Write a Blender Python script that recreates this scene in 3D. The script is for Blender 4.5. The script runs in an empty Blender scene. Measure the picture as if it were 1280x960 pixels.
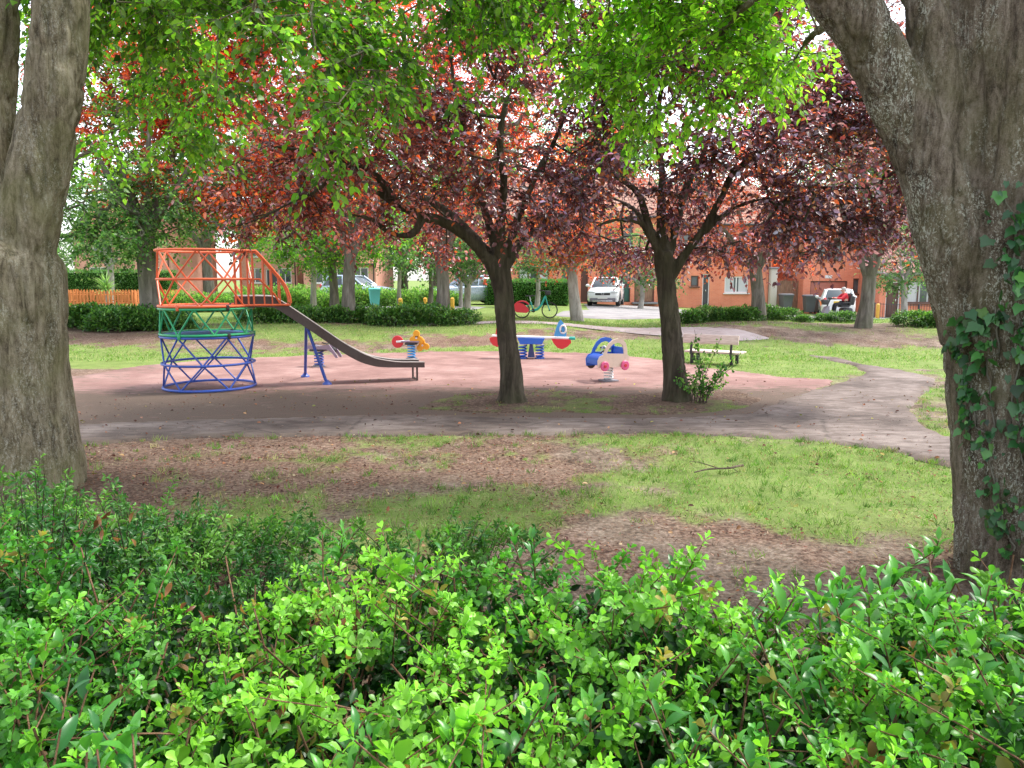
import bpy, bmesh, math, random
import numpy as np
from mathutils import Vector, Matrix
from math import sin, cos, pi, radians, sqrt, atan2

SC = bpy.context.scene
COL = SC.collection
random.seed(11)
RNG = np.random.default_rng(7)

# ------------------------------------------------------------------ camera
F, CX, CY, EYE, HORIZON = 961.0, 640.0, 480.0, 1.75, 349.0
PITCH = math.atan((CY - HORIZON) / F)
cam_data = bpy.data.cameras.new('camera')
cam = bpy.data.objects.new('camera', cam_data)
COL.objects.link(cam)
cam.location = (0, 0, EYE)
cam.rotation_euler = (pi / 2 - PITCH, 0, 0)
cam_data.sensor_width = 36.0
cam_data.lens = F / 1280 * 36
cam_data.clip_start = 0.05
cam_data.clip_end = 3000
SC.camera = cam


def ray(u, v):
    x, y = (u - CX) / F, -(v - CY) / F
    return np.array([x, cos(PITCH) + y * sin(PITCH), -sin(PITCH) + y * cos(PITCH)])


def at(u, v, Y):
    """world point of a direction at world depth Y (used once, to take measurements from the photo)"""
    d = ray(u, v)
    return np.array([0, 0, EYE]) + d * (Y / d[1])


def gp(u, v, z=0.0):
    d = ray(u, v)
    return (np.array([0, 0, EYE]) + d * ((z - EYE) / d[2]))[:2]


# ------------------------------------------------------------------ noise
def _hash(ix, iy, iz, seed):
    with np.errstate(over='ignore'):
        h = (ix.astype(np.int64) * 374761393 + iy.astype(np.int64) * 668265263
             + iz.astype(np.int64) * 2147483647 + seed * 974634777) & 0xFFFFFFFF
        h = ((h ^ (h >> 13)) * 1274126177) & 0xFFFFFFFF
        h = (h ^ (h >> 16)) & 0xFFFFFFFF
        h = (h * 2246822519) & 0xFFFFFFFF
        h = h ^ (h >> 15)
    return (h & 0xFFFFFF) / float(0xFFFFFF)


def vnoise(p, seed=0):
    p = np.asarray(p, float)
    if p.shape[1] == 2:
        p = np.column_stack([p, np.zeros(len(p))])
    i = np.floor(p).astype(np.int64)
    f = p - i
    f = f * f * (3 - 2 * f)
    r = 0
    for dx in (0, 1):
        for dy in (0, 1):
            for dz in (0, 1):
                w = (f[:, 0] if dx else 1 - f[:, 0]) * (f[:, 1] if dy else 1 - f[:, 1]) * (f[:, 2] if dz else 1 - f[:, 2])
                r = r + w * _hash(i[:, 0] + dx, i[:, 1] + dy, i[:, 2] + dz, seed)
    return r


def fbm(p, octaves=4, seed=0):
    p = np.asarray(p, float)
    r, a, t = 0, 1.0, 0
    for k in range(octaves):
        r = r + a * vnoise(p * (2 ** k) + 17.3 * k, seed + k)
        t += a
        a *= 0.5
    return r / t


def smooth(a, b, x):
    t = np.clip((np.asarray(x, float) - a) / (b - a), 0, 1)
    return t * t * (3 - 2 * t)


def norm(v):
    v = np.asarray(v, float)
    return v / np.maximum(np.linalg.norm(v, axis=-1, keepdims=True), 1e-9)


# ------------------------------------------------------------------ objects
def tag(o, label=None, cat=None, group=None, kind=None):
    if label: o['label'] = label
    if cat: o['category'] = cat
    if group: o['group'] = group
    if kind: o['kind'] = kind
    return o


def thing(name, label, cat, loc=(0, 0, 0), rz=0.0, group=None):
    o = bpy.data.objects.new(name, None)
    o.empty_display_size = 0.2
    COL.objects.link(o)
    o.location = tuple(float(c) for c in loc)
    o.rotation_euler = (0, 0, rz)
    return tag(o, label, cat, group)


def root_loc(p):
    v = np.zeros(3)
    while p is not None:
        v += np.array(p.location)
        p = p.parent
    return v


def link(name, me, mat, parent=None, world=False):
    if world and parent is not None:
        l = root_loc(parent)
        co = np.empty(len(me.vertices) * 3)
        me.vertices.foreach_get('co', co)
        me.vertices.foreach_set('co', (co.reshape(-1, 3) - l).ravel())
        me.update()
    me.materials.clear()
    me.materials.append(mat)
    o = bpy.data.objects.new(name, me)
    COL.objects.link(o)
    if parent is not None:
        o.parent = parent
    return o


def dup(root, loc, rz=None, label=None, scale=None):
    r = root.copy()
    COL.objects.link(r)
    r.location = tuple(float(c) for c in loc)
    if rz is not None: r.rotation_euler = (0, 0, rz)
    if scale is not None: r.scale = (scale,) * 3
    if label: r['label'] = label
    for ch in root.children:
        c = ch.copy(); COL.objects.link(c); c.parent = r
        for g in ch.children:
            d = g.copy(); COL.objects.link(d); d.parent = c
    return r


def np_mesh(name, verts, faces_flat, sizes, attrs=None, smooth_shade=False):
    """mesh from numpy arrays; attrs = {name: (n,3)} point colours"""
    me = bpy.data.meshes.new(name)
    verts = np.asarray(verts, np.float32)
    faces_flat = np.asarray(faces_flat, np.int32)
    sizes = np.asarray(sizes, np.int32)
    me.vertices.add(len(verts))
    me.vertices.foreach_set('co', verts.ravel())
    me.loops.add(len(faces_flat))
    me.loops.foreach_set('vertex_index', faces_flat)
    me.polygons.add(len(sizes))
    starts = np.concatenate([[0], np.cumsum(sizes)[:-1]]).astype(np.int32)
    me.polygons.foreach_set('loop_start', starts)
    me.polygons.foreach_set('loop_total', sizes)
    me.polygons.foreach_set('use_smooth', np.full(len(sizes), smooth_shade, bool))
    me.update(calc_edges=True)
    me.validate()
    for k, a in (attrs or {}).items():
        at_ = me.color_attributes.new(k, 'FLOAT_COLOR', 'POINT')
        a = np.asarray(a, np.float32)
        if a.shape[1] == 3:
            a = np.column_stack([a, np.ones(len(a), np.float32)])
        at_.data.foreach_set('color', a.ravel())
    return me


class MB:
    """collects shapes into ONE mesh"""
    def __init__(self):
        self.v, self.f, self.sm = [], [], []

    def add(self, verts, faces, sm=False):
        b = len(self.v)
        self.v += [tuple(map(float, p)) for p in verts]
        self.f += [tuple(b + i for i in f) for f in faces]
        self.sm += [sm] * len(faces)
        return self

    def box(self, c, s, rot=None, bevel=0.0):
        """chamfered box, centre c, full size s, rot = 3x3"""
        h = np.array(s, float) / 2
        e = min(bevel, *(h * 0.9)) if bevel else 0
        if not e:
            vs = [(x * h[0], y * h[1], z * h[2]) for x in (-1, 1) for y in (-1, 1) for z in (-1, 1)]
            fs = [(0, 1, 3, 2), (4, 6, 7, 5), (0, 4, 5, 1), (2, 3, 7, 6), (0, 2, 6, 4), (1, 5, 7, 3)]
        else:
            bm = bmesh.new()
            bmesh.ops.create_cube(bm, size=1)
            for q in bm.verts: q.co = Vector((q.co.x * 2 * h[0], q.co.y * 2 * h[1], q.co.z * 2 * h[2]))
            bmesh.ops.bevel(bm, geom=bm.edges[:], offset=e, segments=2, affect='EDGES', profile=0.5)
            bm.verts.index_update()
            vs = [tuple(q.co) for q in bm.verts]
            fs = [tuple(q.index for q in f.verts) for f in bm.faces]
            bm.free()
        vs = np.array(vs)
        if rot is not None: vs = vs @ np.array(rot).T
        return self.add(vs + np.array(c, float), fs, bool(e))

    def tube(self, pts, r, seg=8, caps=True, closed=False):
        pts = np.array(pts, float)
        n = len(pts)
        r = np.full(n, r, float) if np.isscalar(r) else np.array(r, float)
        t = np.gradient(pts, axis=0) if not closed else np.roll(pts, -1, 0) - np.roll(pts, 1, 0)
        t = norm(t)
        up = np.array([0, 0, 1.0]) if abs(t[0][2]) < 0.9 else np.array([1.0, 0, 0])
        a = norm(np.cross(t[0], up))
        vs = []
        for i in range(n):
            a = a - t[i] * np.dot(a, t[i])
            a = a / max(np.linalg.norm(a), 1e-9)
            b = np.cross(t[i], a)
            for k in range(seg):
                th = 2 * pi * k / seg
                vs.append(pts[i] + r[i] * (cos(th) * a + sin(th) * b))
        fs = []
        for i in range(n if closed else n - 1):
            j = (i + 1) % n
            for k in range(seg):
                l = (k + 1) % seg
                fs.append((i * seg + k, i * seg + l, j * seg + l, j * seg + k))
        if caps and not closed:
            fs.append(tuple(range(seg))[::-1])
            fs.append(tuple((n - 1) * seg + k for k in range(seg)))
        return self.add(vs, fs, True)

    def ring(self, c, R, r, axis='z', seg=40, ts=8, rx=None):
        ps = []
        for k in range(seg):
            t = 2 * pi * k / seg
            p = (cos(t) * R, sin(t) * (rx or R))
            ps.append({'z': (p[0], p[1], 0), 'y': (p[0], 0, p[1]), 'x': (0, p[0], p[1])}[axis])
        return self.tube(np.array(ps) + np.array(c, float), r, ts, closed=True)

    def disc(self, c, R, th, axis='z', seg=32, rot=None):
        """a solid disc with rounded rim"""
        prof = [(0, -th / 2), (R - th * .3, -th / 2), (R, -th * .2), (R, th * .2), (R - th * .3, th / 2), (0, th / 2)]
        return self.lathe(prof, c, axis, seg, rot)

    def lathe(self, prof, c=(0, 0, 0), axis='z', seg=24, rot=None):
        vs, fs = [], []
        for (r, z) in prof:
            for k in range(seg):
                t = 2 * pi * k / seg
                p = (r * cos(t), r * sin(t), z)
                vs.append({'z': p, 'y': (p[0], p[2], p[1]), 'x': (p[2], p[0], p[1])}[axis])
        for i in range(len(prof) - 1):
            for k in range(seg):
                l = (k + 1) % seg
                fs.append((i * seg + k, i * seg + l, (i + 1) * seg + l, (i + 1) * seg + k))
        vs = np.array(vs)
        if rot is not None: vs = vs @ np.array(rot).T
        return self.add(vs + np.array(c, float), fs, True)

    def prism(self, poly, a, b, plane='xz', M=None):
        """2-D outline extruded from a to b on the remaining axis"""
        def p3(p, d):
            return {'xz': (p[0], d, p[1]), 'yz': (d, p[0], p[1]), 'xy': (p[0], p[1], d)}[plane]
        n = len(poly)
        vs = [p3(p, a) for p in poly] + [p3(p, b) for p in poly]
        fs = [tuple(range(n)), tuple(range(n, 2 * n))[::-1]] + [(i, n + i, n + (i + 1) % n, (i + 1) % n) for i in range(n)]
        vs = np.array(vs, float)
        if M is not None: vs = vs @ np.array(M).T
        return self.add(vs, fs)

    def ellipsoid(self, c, r, seg=16, rings=10, rot=None):
        prof = [(sin(pi * i / rings), -cos(pi * i / rings)) for i in range(rings + 1)]
        vs, fs = [], []
        for (q, z) in prof:
            for k in range(seg):
                t = 2 * pi * k / seg
                vs.append((q * cos(t) * r[0], q * sin(t) * r[1], z * r[2]))
        for i in range(rings):
            for k in range(seg):
                l = (k + 1) % seg
                fs.append((i * seg + k, i * seg + l, (i + 1) * seg + l, (i + 1) * seg + k))
        vs = np.array(vs)
        if rot is not None: vs = vs @ np.array(rot).T
        return self.add(vs + np.array(c, float), fs, True)

    def loft(self, sections, caps=True, sm=True):
        n = len(sections[0])
        vs = [p for s in sections for p in s]
        fs = []
        for i in range(len(sections) - 1):
            for k in range(n):
                l = (k + 1) % n
                fs.append((i * n + k, i * n + l, (i + 1) * n + l, (i + 1) * n + k))
        if caps:
            fs.append(tuple(range(n))[::-1])
            fs.append(tuple((len(sections) - 1) * n + k for k in range(n)))
        return self.add(vs, fs, sm)

    def mesh(self, name='mesh'):
        me = bpy.data.meshes.new(name)
        me.from_pydata(self.v, [], self.f)
        me.polygons.foreach_set('use_smooth', self.sm)
        bm = bmesh.new(); bm.from_mesh(me)
        bmesh.ops.remove_doubles(bm, verts=bm.verts, dist=1e-5)
        bmesh.ops.recalc_face_normals(bm, faces=bm.faces)
        bm.to_mesh(me); bm.free()
        me.update()
        return me

    def build(self, name, mat, parent=None, world=False, label=None):
        me = self.mesh(name)
        try:
            me.set_sharp_from_angle(angle=radians(40))
        except Exception:
            pass
        o = link(name, me, mat, parent, world)
        if label: o['label'] = label
        return o


def rotz(a): return np.array([[cos(a), -sin(a), 0], [sin(a), cos(a), 0], [0, 0, 1.0]])
def rotx(a): return np.array([[1.0, 0, 0], [0, cos(a), -sin(a)], [0, sin(a), cos(a)]])
def roty(a): return np.array([[cos(a), 0, sin(a)], [0, 1.0, 0], [-sin(a), 0, cos(a)]])


# ------------------------------------------------------------------ materials
class Nodes:
    def __init__(self, name):
        self.m = bpy.data.materials.new(name)
        self.m.use_nodes = True
        self.t = self.m.node_tree
        self.t.nodes.clear()
        self.out = self.n('ShaderNodeOutputMaterial')

    def n(self, typ, **kw):
        x = self.t.nodes.new(typ)
        for k, v in kw.items():
            setattr(x, k, v)
        return x

    def l(self, a, b): self.t.links.new(a, b)

    def val(self, sock, v):
        if isinstance(v, bpy.types.NodeSocket): self.l(v, sock)
        elif isinstance(v, (tuple, list)) and len(v) == 3 and sock.type == 'RGBA': sock.default_value = (*v, 1)
        else: sock.default_value = v

    def coord(self, kind='Object', scale=(1, 1, 1)):
        c = self.n('ShaderNodeTexCoord').outputs[kind]
        mp = self.n('ShaderNodeMapping')
        mp.inputs['Scale'].default_value = scale
        self.l(c, mp.inputs['Vector'])
        return mp.outputs['Vector']

    def noise(self, vec, scale=5, detail=4, rough=.55, dist=0.0):
        x = self.n('ShaderNodeTexNoise')
        self.val(x.inputs['Vector'], vec)
        x.inputs['Scale'].default_value = scale
        x.inputs['Detail'].default_value = detail
        x.inputs['Roughness'].default_value = rough
        x.inputs['Distortion'].default_value = dist
        return x.outputs['Fac']

    def voronoi(self, vec, scale=5, out='Distance', feature='F1'):
        x = self.n('ShaderNodeTexVoronoi', feature=feature)
        self.val(x.inputs['Vector'], vec)
        x.inputs['Scale'].default_value = scale
        return x.outputs[out]

    def ramp(self, fac, stops, interp='LINEAR'):
        x = self.n('ShaderNodeValToRGB')
        x.color_ramp.interpolation = interp
        e = x.color_ramp.elements
        while len(e) < len(stops): e.new(0.5)
        for i, (p, c) in enumerate(stops):
            e[i].position = p
            e[i].color = (*c, 1) if not np.isscalar(c) else (c, c, c, 1)
        self.val(x.inputs['Fac'], fac)
        return x.outputs['Color']

    def mix(self, fac, a, b, mode='MIX'):
        x = self.n('ShaderNodeMix', data_type='RGBA', blend_type=mode)
        self.val(x.inputs['Factor'], fac)
        self.val(x.inputs['A'], a) if False else None
        ia = [s for s in x.inputs if s.name == 'A' and s.type == 'RGBA'][0]
        ib = [s for s in x.inputs if s.name == 'B' and s.type == 'RGBA'][0]
        self.val(ia, a); self.val(ib, b)
        return [s for s in x.outputs if s.type == 'RGBA'][0]

    def math(self, op, a, b=0.0):
        x = self.n('ShaderNodeMath', operation=op)
        self.val(x.inputs[0], a); self.val(x.inputs[1], b)
        return x.outputs[0]

    def attr(self, name, out='Color'):
        x = self.n('ShaderNodeAttribute', attribute_name=name)
        return x.outputs[out]

    def bump(self, h, strength=.4, dist=.01):
        x = self.n('ShaderNodeBump')
        x.inputs['Strength'].default_value = strength
        x.inputs['Distance'].default_value = dist
        self.val(x.inputs['Height'], h)
        return x.outputs['Normal']

    def bsdf(self, color, rough=.6, metal=0.0, normal=None, spec=.5, coat=0.0):
        b = self.n('ShaderNodeBsdfPrincipled')
        self.val(b.inputs['Base Color'], color)
        self.val(b.inputs['Roughness'], rough)
        b.inputs['Metallic'].default_value = metal
        b.inputs['Specular IOR Level'].default_value = spec
        b.inputs['Coat Weight'].default_value = coat
        if normal is not None: self.l(normal, b.inputs['Normal'])
        return b.outputs[0]

    def done(self, shader):
        self.l(shader, self.out.inputs['Surface'])
        return self.m


def paint(name, col, rough=.4, metal=0.0, wear=.35, dirt=(.12, .09, .07), coat=0.0):
    """painted / moulded surface with uneven fading and grime"""
    N = Nodes(name)
    v = N.coord('Object')
    a = N.noise(v, 3.0, 4)
    b = N.noise(v, 22.0, 5, .65)
    f1 = N.math('MULTIPLY', N.ramp(a, [(.35, 0.0), (.75, 1.0)]), wear * .45)
    f2 = N.math('MULTIPLY', N.ramp(b, [(.52, 0.0), (.75, 1.0)]), wear * .7)
    pale = tuple(min(1, c * .8 + .12) for c in col)
    c = N.mix(f1, col, pale)
    c = N.mix(f2, c, dirt)
    r = N.math('ADD', N.math('MULTIPLY', b, .25), rough - .1)
    return N.done(N.bsdf(c, r, metal, N.bump(b, .12, .004), coat=coat))


def leaf_mat(name, rough=.4, trans=.4, warm=(1.0, 1.0, 1.0), gloss=.5, mul=2.0):
    N = Nodes(name)
    c = N.attr('tint')
    v = N.coord('Object')
    n = N.noise(v, 60, 2)
    c2 = N.mix(N.math('MULTIPLY', n, .35), c, N.mix(1.0, c, (.55, .55, .55), 'MULTIPLY'))
    p = N.bsdf(c2, rough, spec=gloss)
    tcol = N.mix(1.0, c, tuple(w * mul for w in warm), 'MULTIPLY')
    t = N.n('ShaderNodeBsdfTranslucent')
    N.val(t.inputs['Color'], tcol)
    m = N.n('ShaderNodeMixShader')
    m.inputs[0].default_value = trans
    N.l(p, m.inputs[1]); N.l(t.outputs[0], m.inputs[2])
    return N.done(m.outputs[0])


def bark_mat(name, dark, mid, pale, algae=None, speck=0.0, stretch=.18, scale=9.0, bumpd=.02, speck_scale=70):
    N = Nodes(name)
    v = N.coord('Object', (1, 1, stretch))
    vi = N.coord('Object')
    a = N.noise(v, scale, 6, .62, .6)
    b = N.noise(vi, 1.6, 4, .6)
    c = N.ramp(a, [(.30, dark), (.5, mid), (.72, pale)])
    if algae:
        c = N.mix(N.math('MULTIPLY', N.ramp(b, [(.4, 0.0), (.62, 1.0)]), .75), c, N.mix(.55, c, algae))
    if speck:
        vo = N.voronoi(N.coord('Object', (1, 1, .55)), speck_scale)
        d = N.noise(vi, 5.0, 4, .6)
        s = N.math('MULTIPLY', N.ramp(vo, [(.16, 1.0), (.34, 0.0)]), N.ramp(d, [(.46, 0.0), (.62, 1.0)]))
        vb = N.noise(vi, 26, 5, .7)
        s2 = N.math('MULTIPLY', N.ramp(vb, [(.58, 0.0), (.66, 1.0)]), N.ramp(d, [(.42, 0.0), (.66, 1.0)]))
        s = N.math('MAXIMUM', s, N.math('MULTIPLY', s2, .8))
        c = N.mix(N.math('MULTIPLY', s, speck), c, (.42, .42, .38))
    h = N.math('ADD', a, N.math('MULTIPLY', N.noise(v, scale * 4, 4, .6), .35))
    return N.done(N.bsdf(c, .9, 0, N.bump(h, .9, bumpd), spec=.2))


# ------------------------------------------------------------------ leaves
# templates: verts (along, side, up), faces
T_FAR = (np.array([[0, 0, 0], [.45, .5, .06], [1, 0, -.08], [.45, -.5, .06]]), [(0, 1, 2, 3)])
T_MID = (np.array([[0, 0, 0], [.33, .46, .10], [.72, .38, .06], [1, 0, -.12], [.72, -.38, .06], [.33, -.46, .10], [.5, 0, 0.0]]),
         [(0, 1, 2, 6), (6, 2, 3), (0, 6, 4, 5), (6, 3, 4)])
T_NEAR = (np.array([[0, 0, 0], [.12, .05, .0], [.35, .30, .07], [.62, .50, .10], [.85, .38, .04], [1, 0, -.06],
                    [.85, -.38, .04], [.62, -.50, .10], [.35, -.30, .07], [.12, -.05, 0],
                    [.35, 0, 0.0], [.62, 0, 0.02], [.85, 0, -.01]]),
          [(0, 1, 9), (1, 2, 10), (1, 10, 9), (9, 10, 8), (2, 3, 11, 10), (3, 4, 12, 11), (4, 5, 12), (10, 11, 7, 8), (11, 12, 6, 7), (12, 5, 6)])
T_LAUREL = (np.array([[0, 0, 0], [.10, .04, 0], [.28, .36, .09], [.55, .48, .10], [.8, .30, .0], [1, 0, -.16],
                      [.8, -.30, .0], [.55, -.48, .10], [.28, -.36, .09], [.10, -.04, 0],
                      [.28, 0, .02], [.55, 0, .03], [.8, 0, -.05]]), T_NEAR[1])
T_OVATE = (np.array([[0, 0, 0], [.08, .16, .02], [.28, .46, .07], [.52, .44, .06], [.78, .24, 0.0], [1, 0, -.10],
                     [.78, -.24, 0.0], [.52, -.44, .06], [.28, -.46, .07], [.08, -.16, .02],
                     [.28, 0, 0], [.52, 0, 0], [.78, 0, -.03]]), T_NEAR[1])
T_IVY = (np.array([[0, 0, 0], [-.09, .20, .03], [-.10, .36, .05], [.06, .44, .05], [.20, .42, .05], [.38, .52, -.03], [.50, .36, .03], [.66, .26, .03], [.86, .12, -.05], [1, 0, -.12],
                   [.86, -.12, -.05], [.66, -.26, .03], [.50, -.36, .03], [.38, -.52, -.03], [.20, -.42, .05], [.06, -.44, .05], [-.10, -.36, .05], [-.09, -.20, .03], [.25, 0, -.03], [.62, 0, -.03]]),
         [(0, 1, 2, 18), (2, 3, 4, 18), (4, 5, 6, 18), (6, 7, 19, 18), (7, 8, 9, 19), (9, 10, 11, 19), (11, 12, 18, 19), (12, 13, 14, 18), (14, 15, 16, 18), (16, 17, 0, 18)])
T_BLADE = (np.array([[0, .5, 0], [0, -.5, 0], [.55, -.36, .10], [.55, .36, .10], [1, 0, .0]]), [(0, 1, 2, 3), (3, 2, 4)])


def leaf_arrays(P, D, Nn, L, W, tint, tmpl):
    tv, tf = tmpl
    n, k = len(P), len(tv)
    D = norm(D)
    S = norm(np.cross(Nn, D))
    U = np.cross(D, S)
    L = np.broadcast_to(L, n)[:, None, None]; W = np.broadcast_to(W, n)[:, None, None]
    V = (P[:, None, :] + D[:, None, :] * (tv[None, :, 0:1] * L) + S[:, None, :] * (tv[None, :, 1:2] * W)
         + U[:, None, :] * (tv[None, :, 2:3] * L))
    ff = np.concatenate([np.array(f) for f in tf])
    sz = np.array([len(f) for f in tf])
    faces = (ff[None, :] + (np.arange(n) * k)[:, None]).ravel()
    sizes = np.tile(sz, n)
    col = np.repeat(np.asarray(tint), k, axis=0)
    return V.reshape(-1, 3), faces, sizes, col


def leaf_mesh(name, groups, smooth_shade=True):
    """groups: list of leaf_arrays results, joined into one mesh"""
    vs, fs, ss, cs, b = [], [], [], [], 0
    for (v, f, s, c) in groups:
        vs.append(v); fs.append(f + b); ss.append(s); cs.append(c); b += len(v)
    return np_mesh(name, np.concatenate(vs), np.concatenate(fs), np.concatenate(ss), {'tint': np.concatenate(cs)}, smooth_shade)


def palette(rng, n, cols, weights=None, jit=.18):
    cols = np.array(cols, float)
    i = rng.choice(len(cols), n, p=None if weights is None else np.array(weights) / np.sum(weights))
    c = cols[i]
    return np.clip(c * (1 + jit * rng.standard_normal((n, 1))) * (1 + .08 * rng.standard_normal((n, 3))), .002, 1)


def sample_blobs(rng, blobs, n, shell=.35, gap=.42, gscale=1.6, seed=3):
    """points in a set of ellipsoids, thinned by noise so the crown has holes"""
    out = []
    vol = np.array([np.prod(np.atleast_1d(r) * np.ones(3)) ** .75 for _, r in blobs])
    cnt = np.maximum(2, (n * 2.2 * vol / vol.sum()).astype(int))
    for (c, r), m in zip(blobs, cnt):
        d = norm(rng.standard_normal((m, 3)))
        q = (shell + (1 - shell) * rng.random(m) ** .6)[:, None]
        out.append(np.array(c) + d * q * np.array(r))
    p = np.concatenate(out)
    keep = vnoise(p * gscale, seed) > gap
    p = p[keep]
    rng.shuffle(p)
    return p[:n]


def grow(rng, limbs, targets, tip=.004, up=.0, step=.3, sag=.12, maxr=.05):
    """branches that reach every target from the nearest wood; returns tube list + direction at each target"""
    P, R = [], []
    for pts, r in limbs:
        pts = np.array(pts, float)
        r = np.interp(np.linspace(0, 1, len(pts)), np.linspace(0, 1, len(r)), r)
        for i in range(len(pts) - 1):
            m = max(1, int(np.linalg.norm(pts[i + 1] - pts[i]) / .2))
            for k in range(m):
                P.append(pts[i] + (pts[i + 1] - pts[i]) * k / m); R.append(r[i])
        P.append(pts[-1]); R.append(r[-1])
    nl = len(P)
    base = np.array(P)
    dist = np.array([np.min(np.linalg.norm(base - t, axis=1)) for t in targets])
    cap = nl + len(targets) * 14
    A = np.zeros((cap, 3)); A[:nl] = base
    par = np.full(cap, -1); cntr = np.zeros(cap)
    pen = np.zeros(cap)
    n = nl
    chains = []
    order = np.argsort(dist)
    dirs = np.zeros_like(targets)
    for ti in order:
        t = targets[ti]
        dd = np.linalg.norm(A[:n] - t, axis=1) + pen[:n]
        j = int(np.argmin(dd))
        a = A[j]
        d = np.linalg.norm(t - a)
        m = int(min(12, max(1, round(d / step))))
        ids = [j]
        off = rng.standard_normal(3) * d * .10
        for k in range(1, m + 1):
            s = k / m
            p = a + (t - a) * s + off * sin(pi * s) + np.array([0, 0, up - sag * d * .3]) * sin(pi * s) * (1 if d > .3 else 0)
            A[n] = p; par[n] = ids[-1]; pen[n] = .05; ids.append(n); n += 1
        dirs[ti] = norm(A[n - 1] - A[ids[-2]]) if d > 1e-3 else norm(rng.standard_normal(3))
        chains.append(ids)
    for ids in chains:
        cntr[ids[-1]] += 1
    for k in range(n - 1, nl - 1, -1):
        if par[k] >= 0: cntr[par[k]] += cntr[k]
    tubes = []
    for ids in chains:
        pts = A[ids]
        rr = np.minimum(tip * np.sqrt(np.maximum(cntr[ids], 1)), maxr)
        rr[0] = min(rr[1] * 1.15, maxr)
        tubes.append((pts, rr))
    return tubes, dirs


def crown_leaves(rng, targets, dirs, centre, tw=4, lp=9, twl=.45, L=.08, wr=.55, droop=.4, cols=((.05, .12, .02),), weights=None,
                 tmpl=T_MID, hang=.25, spread=.9, jit=.2, clumpjit=.25, shade=None):
    T = len(targets)
    n = T * tw
    o = np.repeat(targets, tw, 0)
    out = norm(o - centre)
    d = norm(np.repeat(dirs, tw, 0) * .6 + out * .35 + rng.standard_normal((n, 3)) * spread * np.array([1, 1, .6]) + np.array([0, 0, -droop]))
    tl = twl * (.6 + .7 * rng.random(n))
    m = n * lp
    s = np.tile((np.arange(lp) + .6) / lp, n)
    D = np.repeat(d, lp, 0)
    tlr = np.repeat(tl, lp)
    P = np.repeat(o, lp, 0) + D * (s * tlr)[:, None] + np.array([0, 0, -1.0]) * (s ** 2 * tlr * .25)[:, None]
    side = norm(np.cross(D, np.array([0, 0, 1.0])) + 1e-4)
    sg = np.where(np.arange(m) % 2 == 0, 1.0, -1.0)[:, None]
    LD = norm(D * .55 + side * sg * .75 + rng.standard_normal((m, 3)) * .35 + np.array([0, 0, -hang]))
    NN = norm(np.array([0, 0, 1.0]) + rng.standard_normal((m, 3)) * .55 + out.repeat(lp, 0) * .25)
    Ls = L * (.65 + .6 * rng.random(m))
    tint = palette(rng, m, cols, weights, jit)
    cj = np.clip(1 + clumpjit * rng.standard_normal(T), .5, 1.6)
    tint = tint * np.repeat(cj, tw * lp)[:, None]
    if shade is not None: tint = tint * shade(P)
    twigs = [(np.array([o[i], o[i] + d[i] * tl[i] * .5 + np.array([0, 0, -tl[i] * .06]), o[i] + d[i] * tl[i] + np.array([0, 0, -tl[i] * .25])]),
              np.array([.0035, .0025, .0015])) for i in range(n)]
    return leaf_arrays(P, LD, NN, Ls, Ls * wr, np.clip(tint, .001, 1), tmpl), twigs


def tubes_mesh(name, tubes, seg=5):
    """many tubes -> one mesh, numpy"""
    vs, fs, b = [], [], 0
    for pts, r in tubes:
        n = len(pts)
        t = norm(np.gradient(pts, axis=0)) if n > 1 else None
        ref = np.where(np.abs(t[:, 2:3]) < .9, np.array([[0, 0, 1.0]]), np.array([[1.0, 0, 0]]))
        ref = ref[:1].repeat(n, 0)
        a = norm(np.cross(t, ref) + 1e-6)
        c = np.cross(t, a)
        th = np.arange(seg) * 2 * pi / seg
        ring = pts[:, None] + np.asarray(r)[:, None, None] * (np.cos(th)[None, :, None] * a[:, None] + np.sin(th)[None, :, None] * c[:, None])
        vs.append(ring.reshape(-1, 3))
        i = np.arange(n - 1)[:, None] * seg
        k = np.arange(seg)[None, :]
        l = (k + 1) % seg
        fs.append((np.stack([i + k, i + l, i + seg + l, i + seg + k], -1).reshape(-1, 4) + b))
        b += n * seg
    f = np.concatenate(fs)
    return np_mesh(name, np.concatenate(vs), f.ravel(), np.full(len(f), 4), None, True)


def fuse(tubes, voxel=.02, disp=None, name='trunk', flares=()):
    """tubes fused into one skin (voxel remesh) and roughened along the normal"""
    mb = MB()
    for pts, r in tubes:
        mb.tube(pts, r, 18)
    for c, rr in flares:
        mb.ellipsoid(c, rr, 14, 8)
    me = bpy.data.meshes.new(name)
    me.from_pydata(mb.v, [], mb.f)
    o = bpy.data.objects.new('tmp', me)
    COL.objects.link(o)
    m = o.modifiers.new('r', 'REMESH'); m.mode = 'VOXEL'; m.voxel_size = voxel
    s = o.modifiers.new('s', 'SMOOTH'); s.factor = .5; s.iterations = 2
    dg = bpy.context.evaluated_depsgraph_get()
    dg.update()
    out = bpy.data.meshes.new_from_object(o.evaluated_get(dg))
    bpy.data.objects.remove(o)
    bpy.data.meshes.remove(me)
    n = len(out.vertices)
    co = np.empty(n * 3); out.vertices.foreach_get('co', co); co = co.reshape(-1, 3)
    no = np.empty(n * 3); out.vertices.foreach_get('normal', no); no = no.reshape(-1, 3)
    if disp is not None:
        co = co + no * disp(co)[:, None]
        out.vertices.foreach_set('co', co.ravel())
    out.polygons.foreach_set('use_smooth', np.ones(len(out.polygons), bool))
    out.update()
    return out


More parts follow.
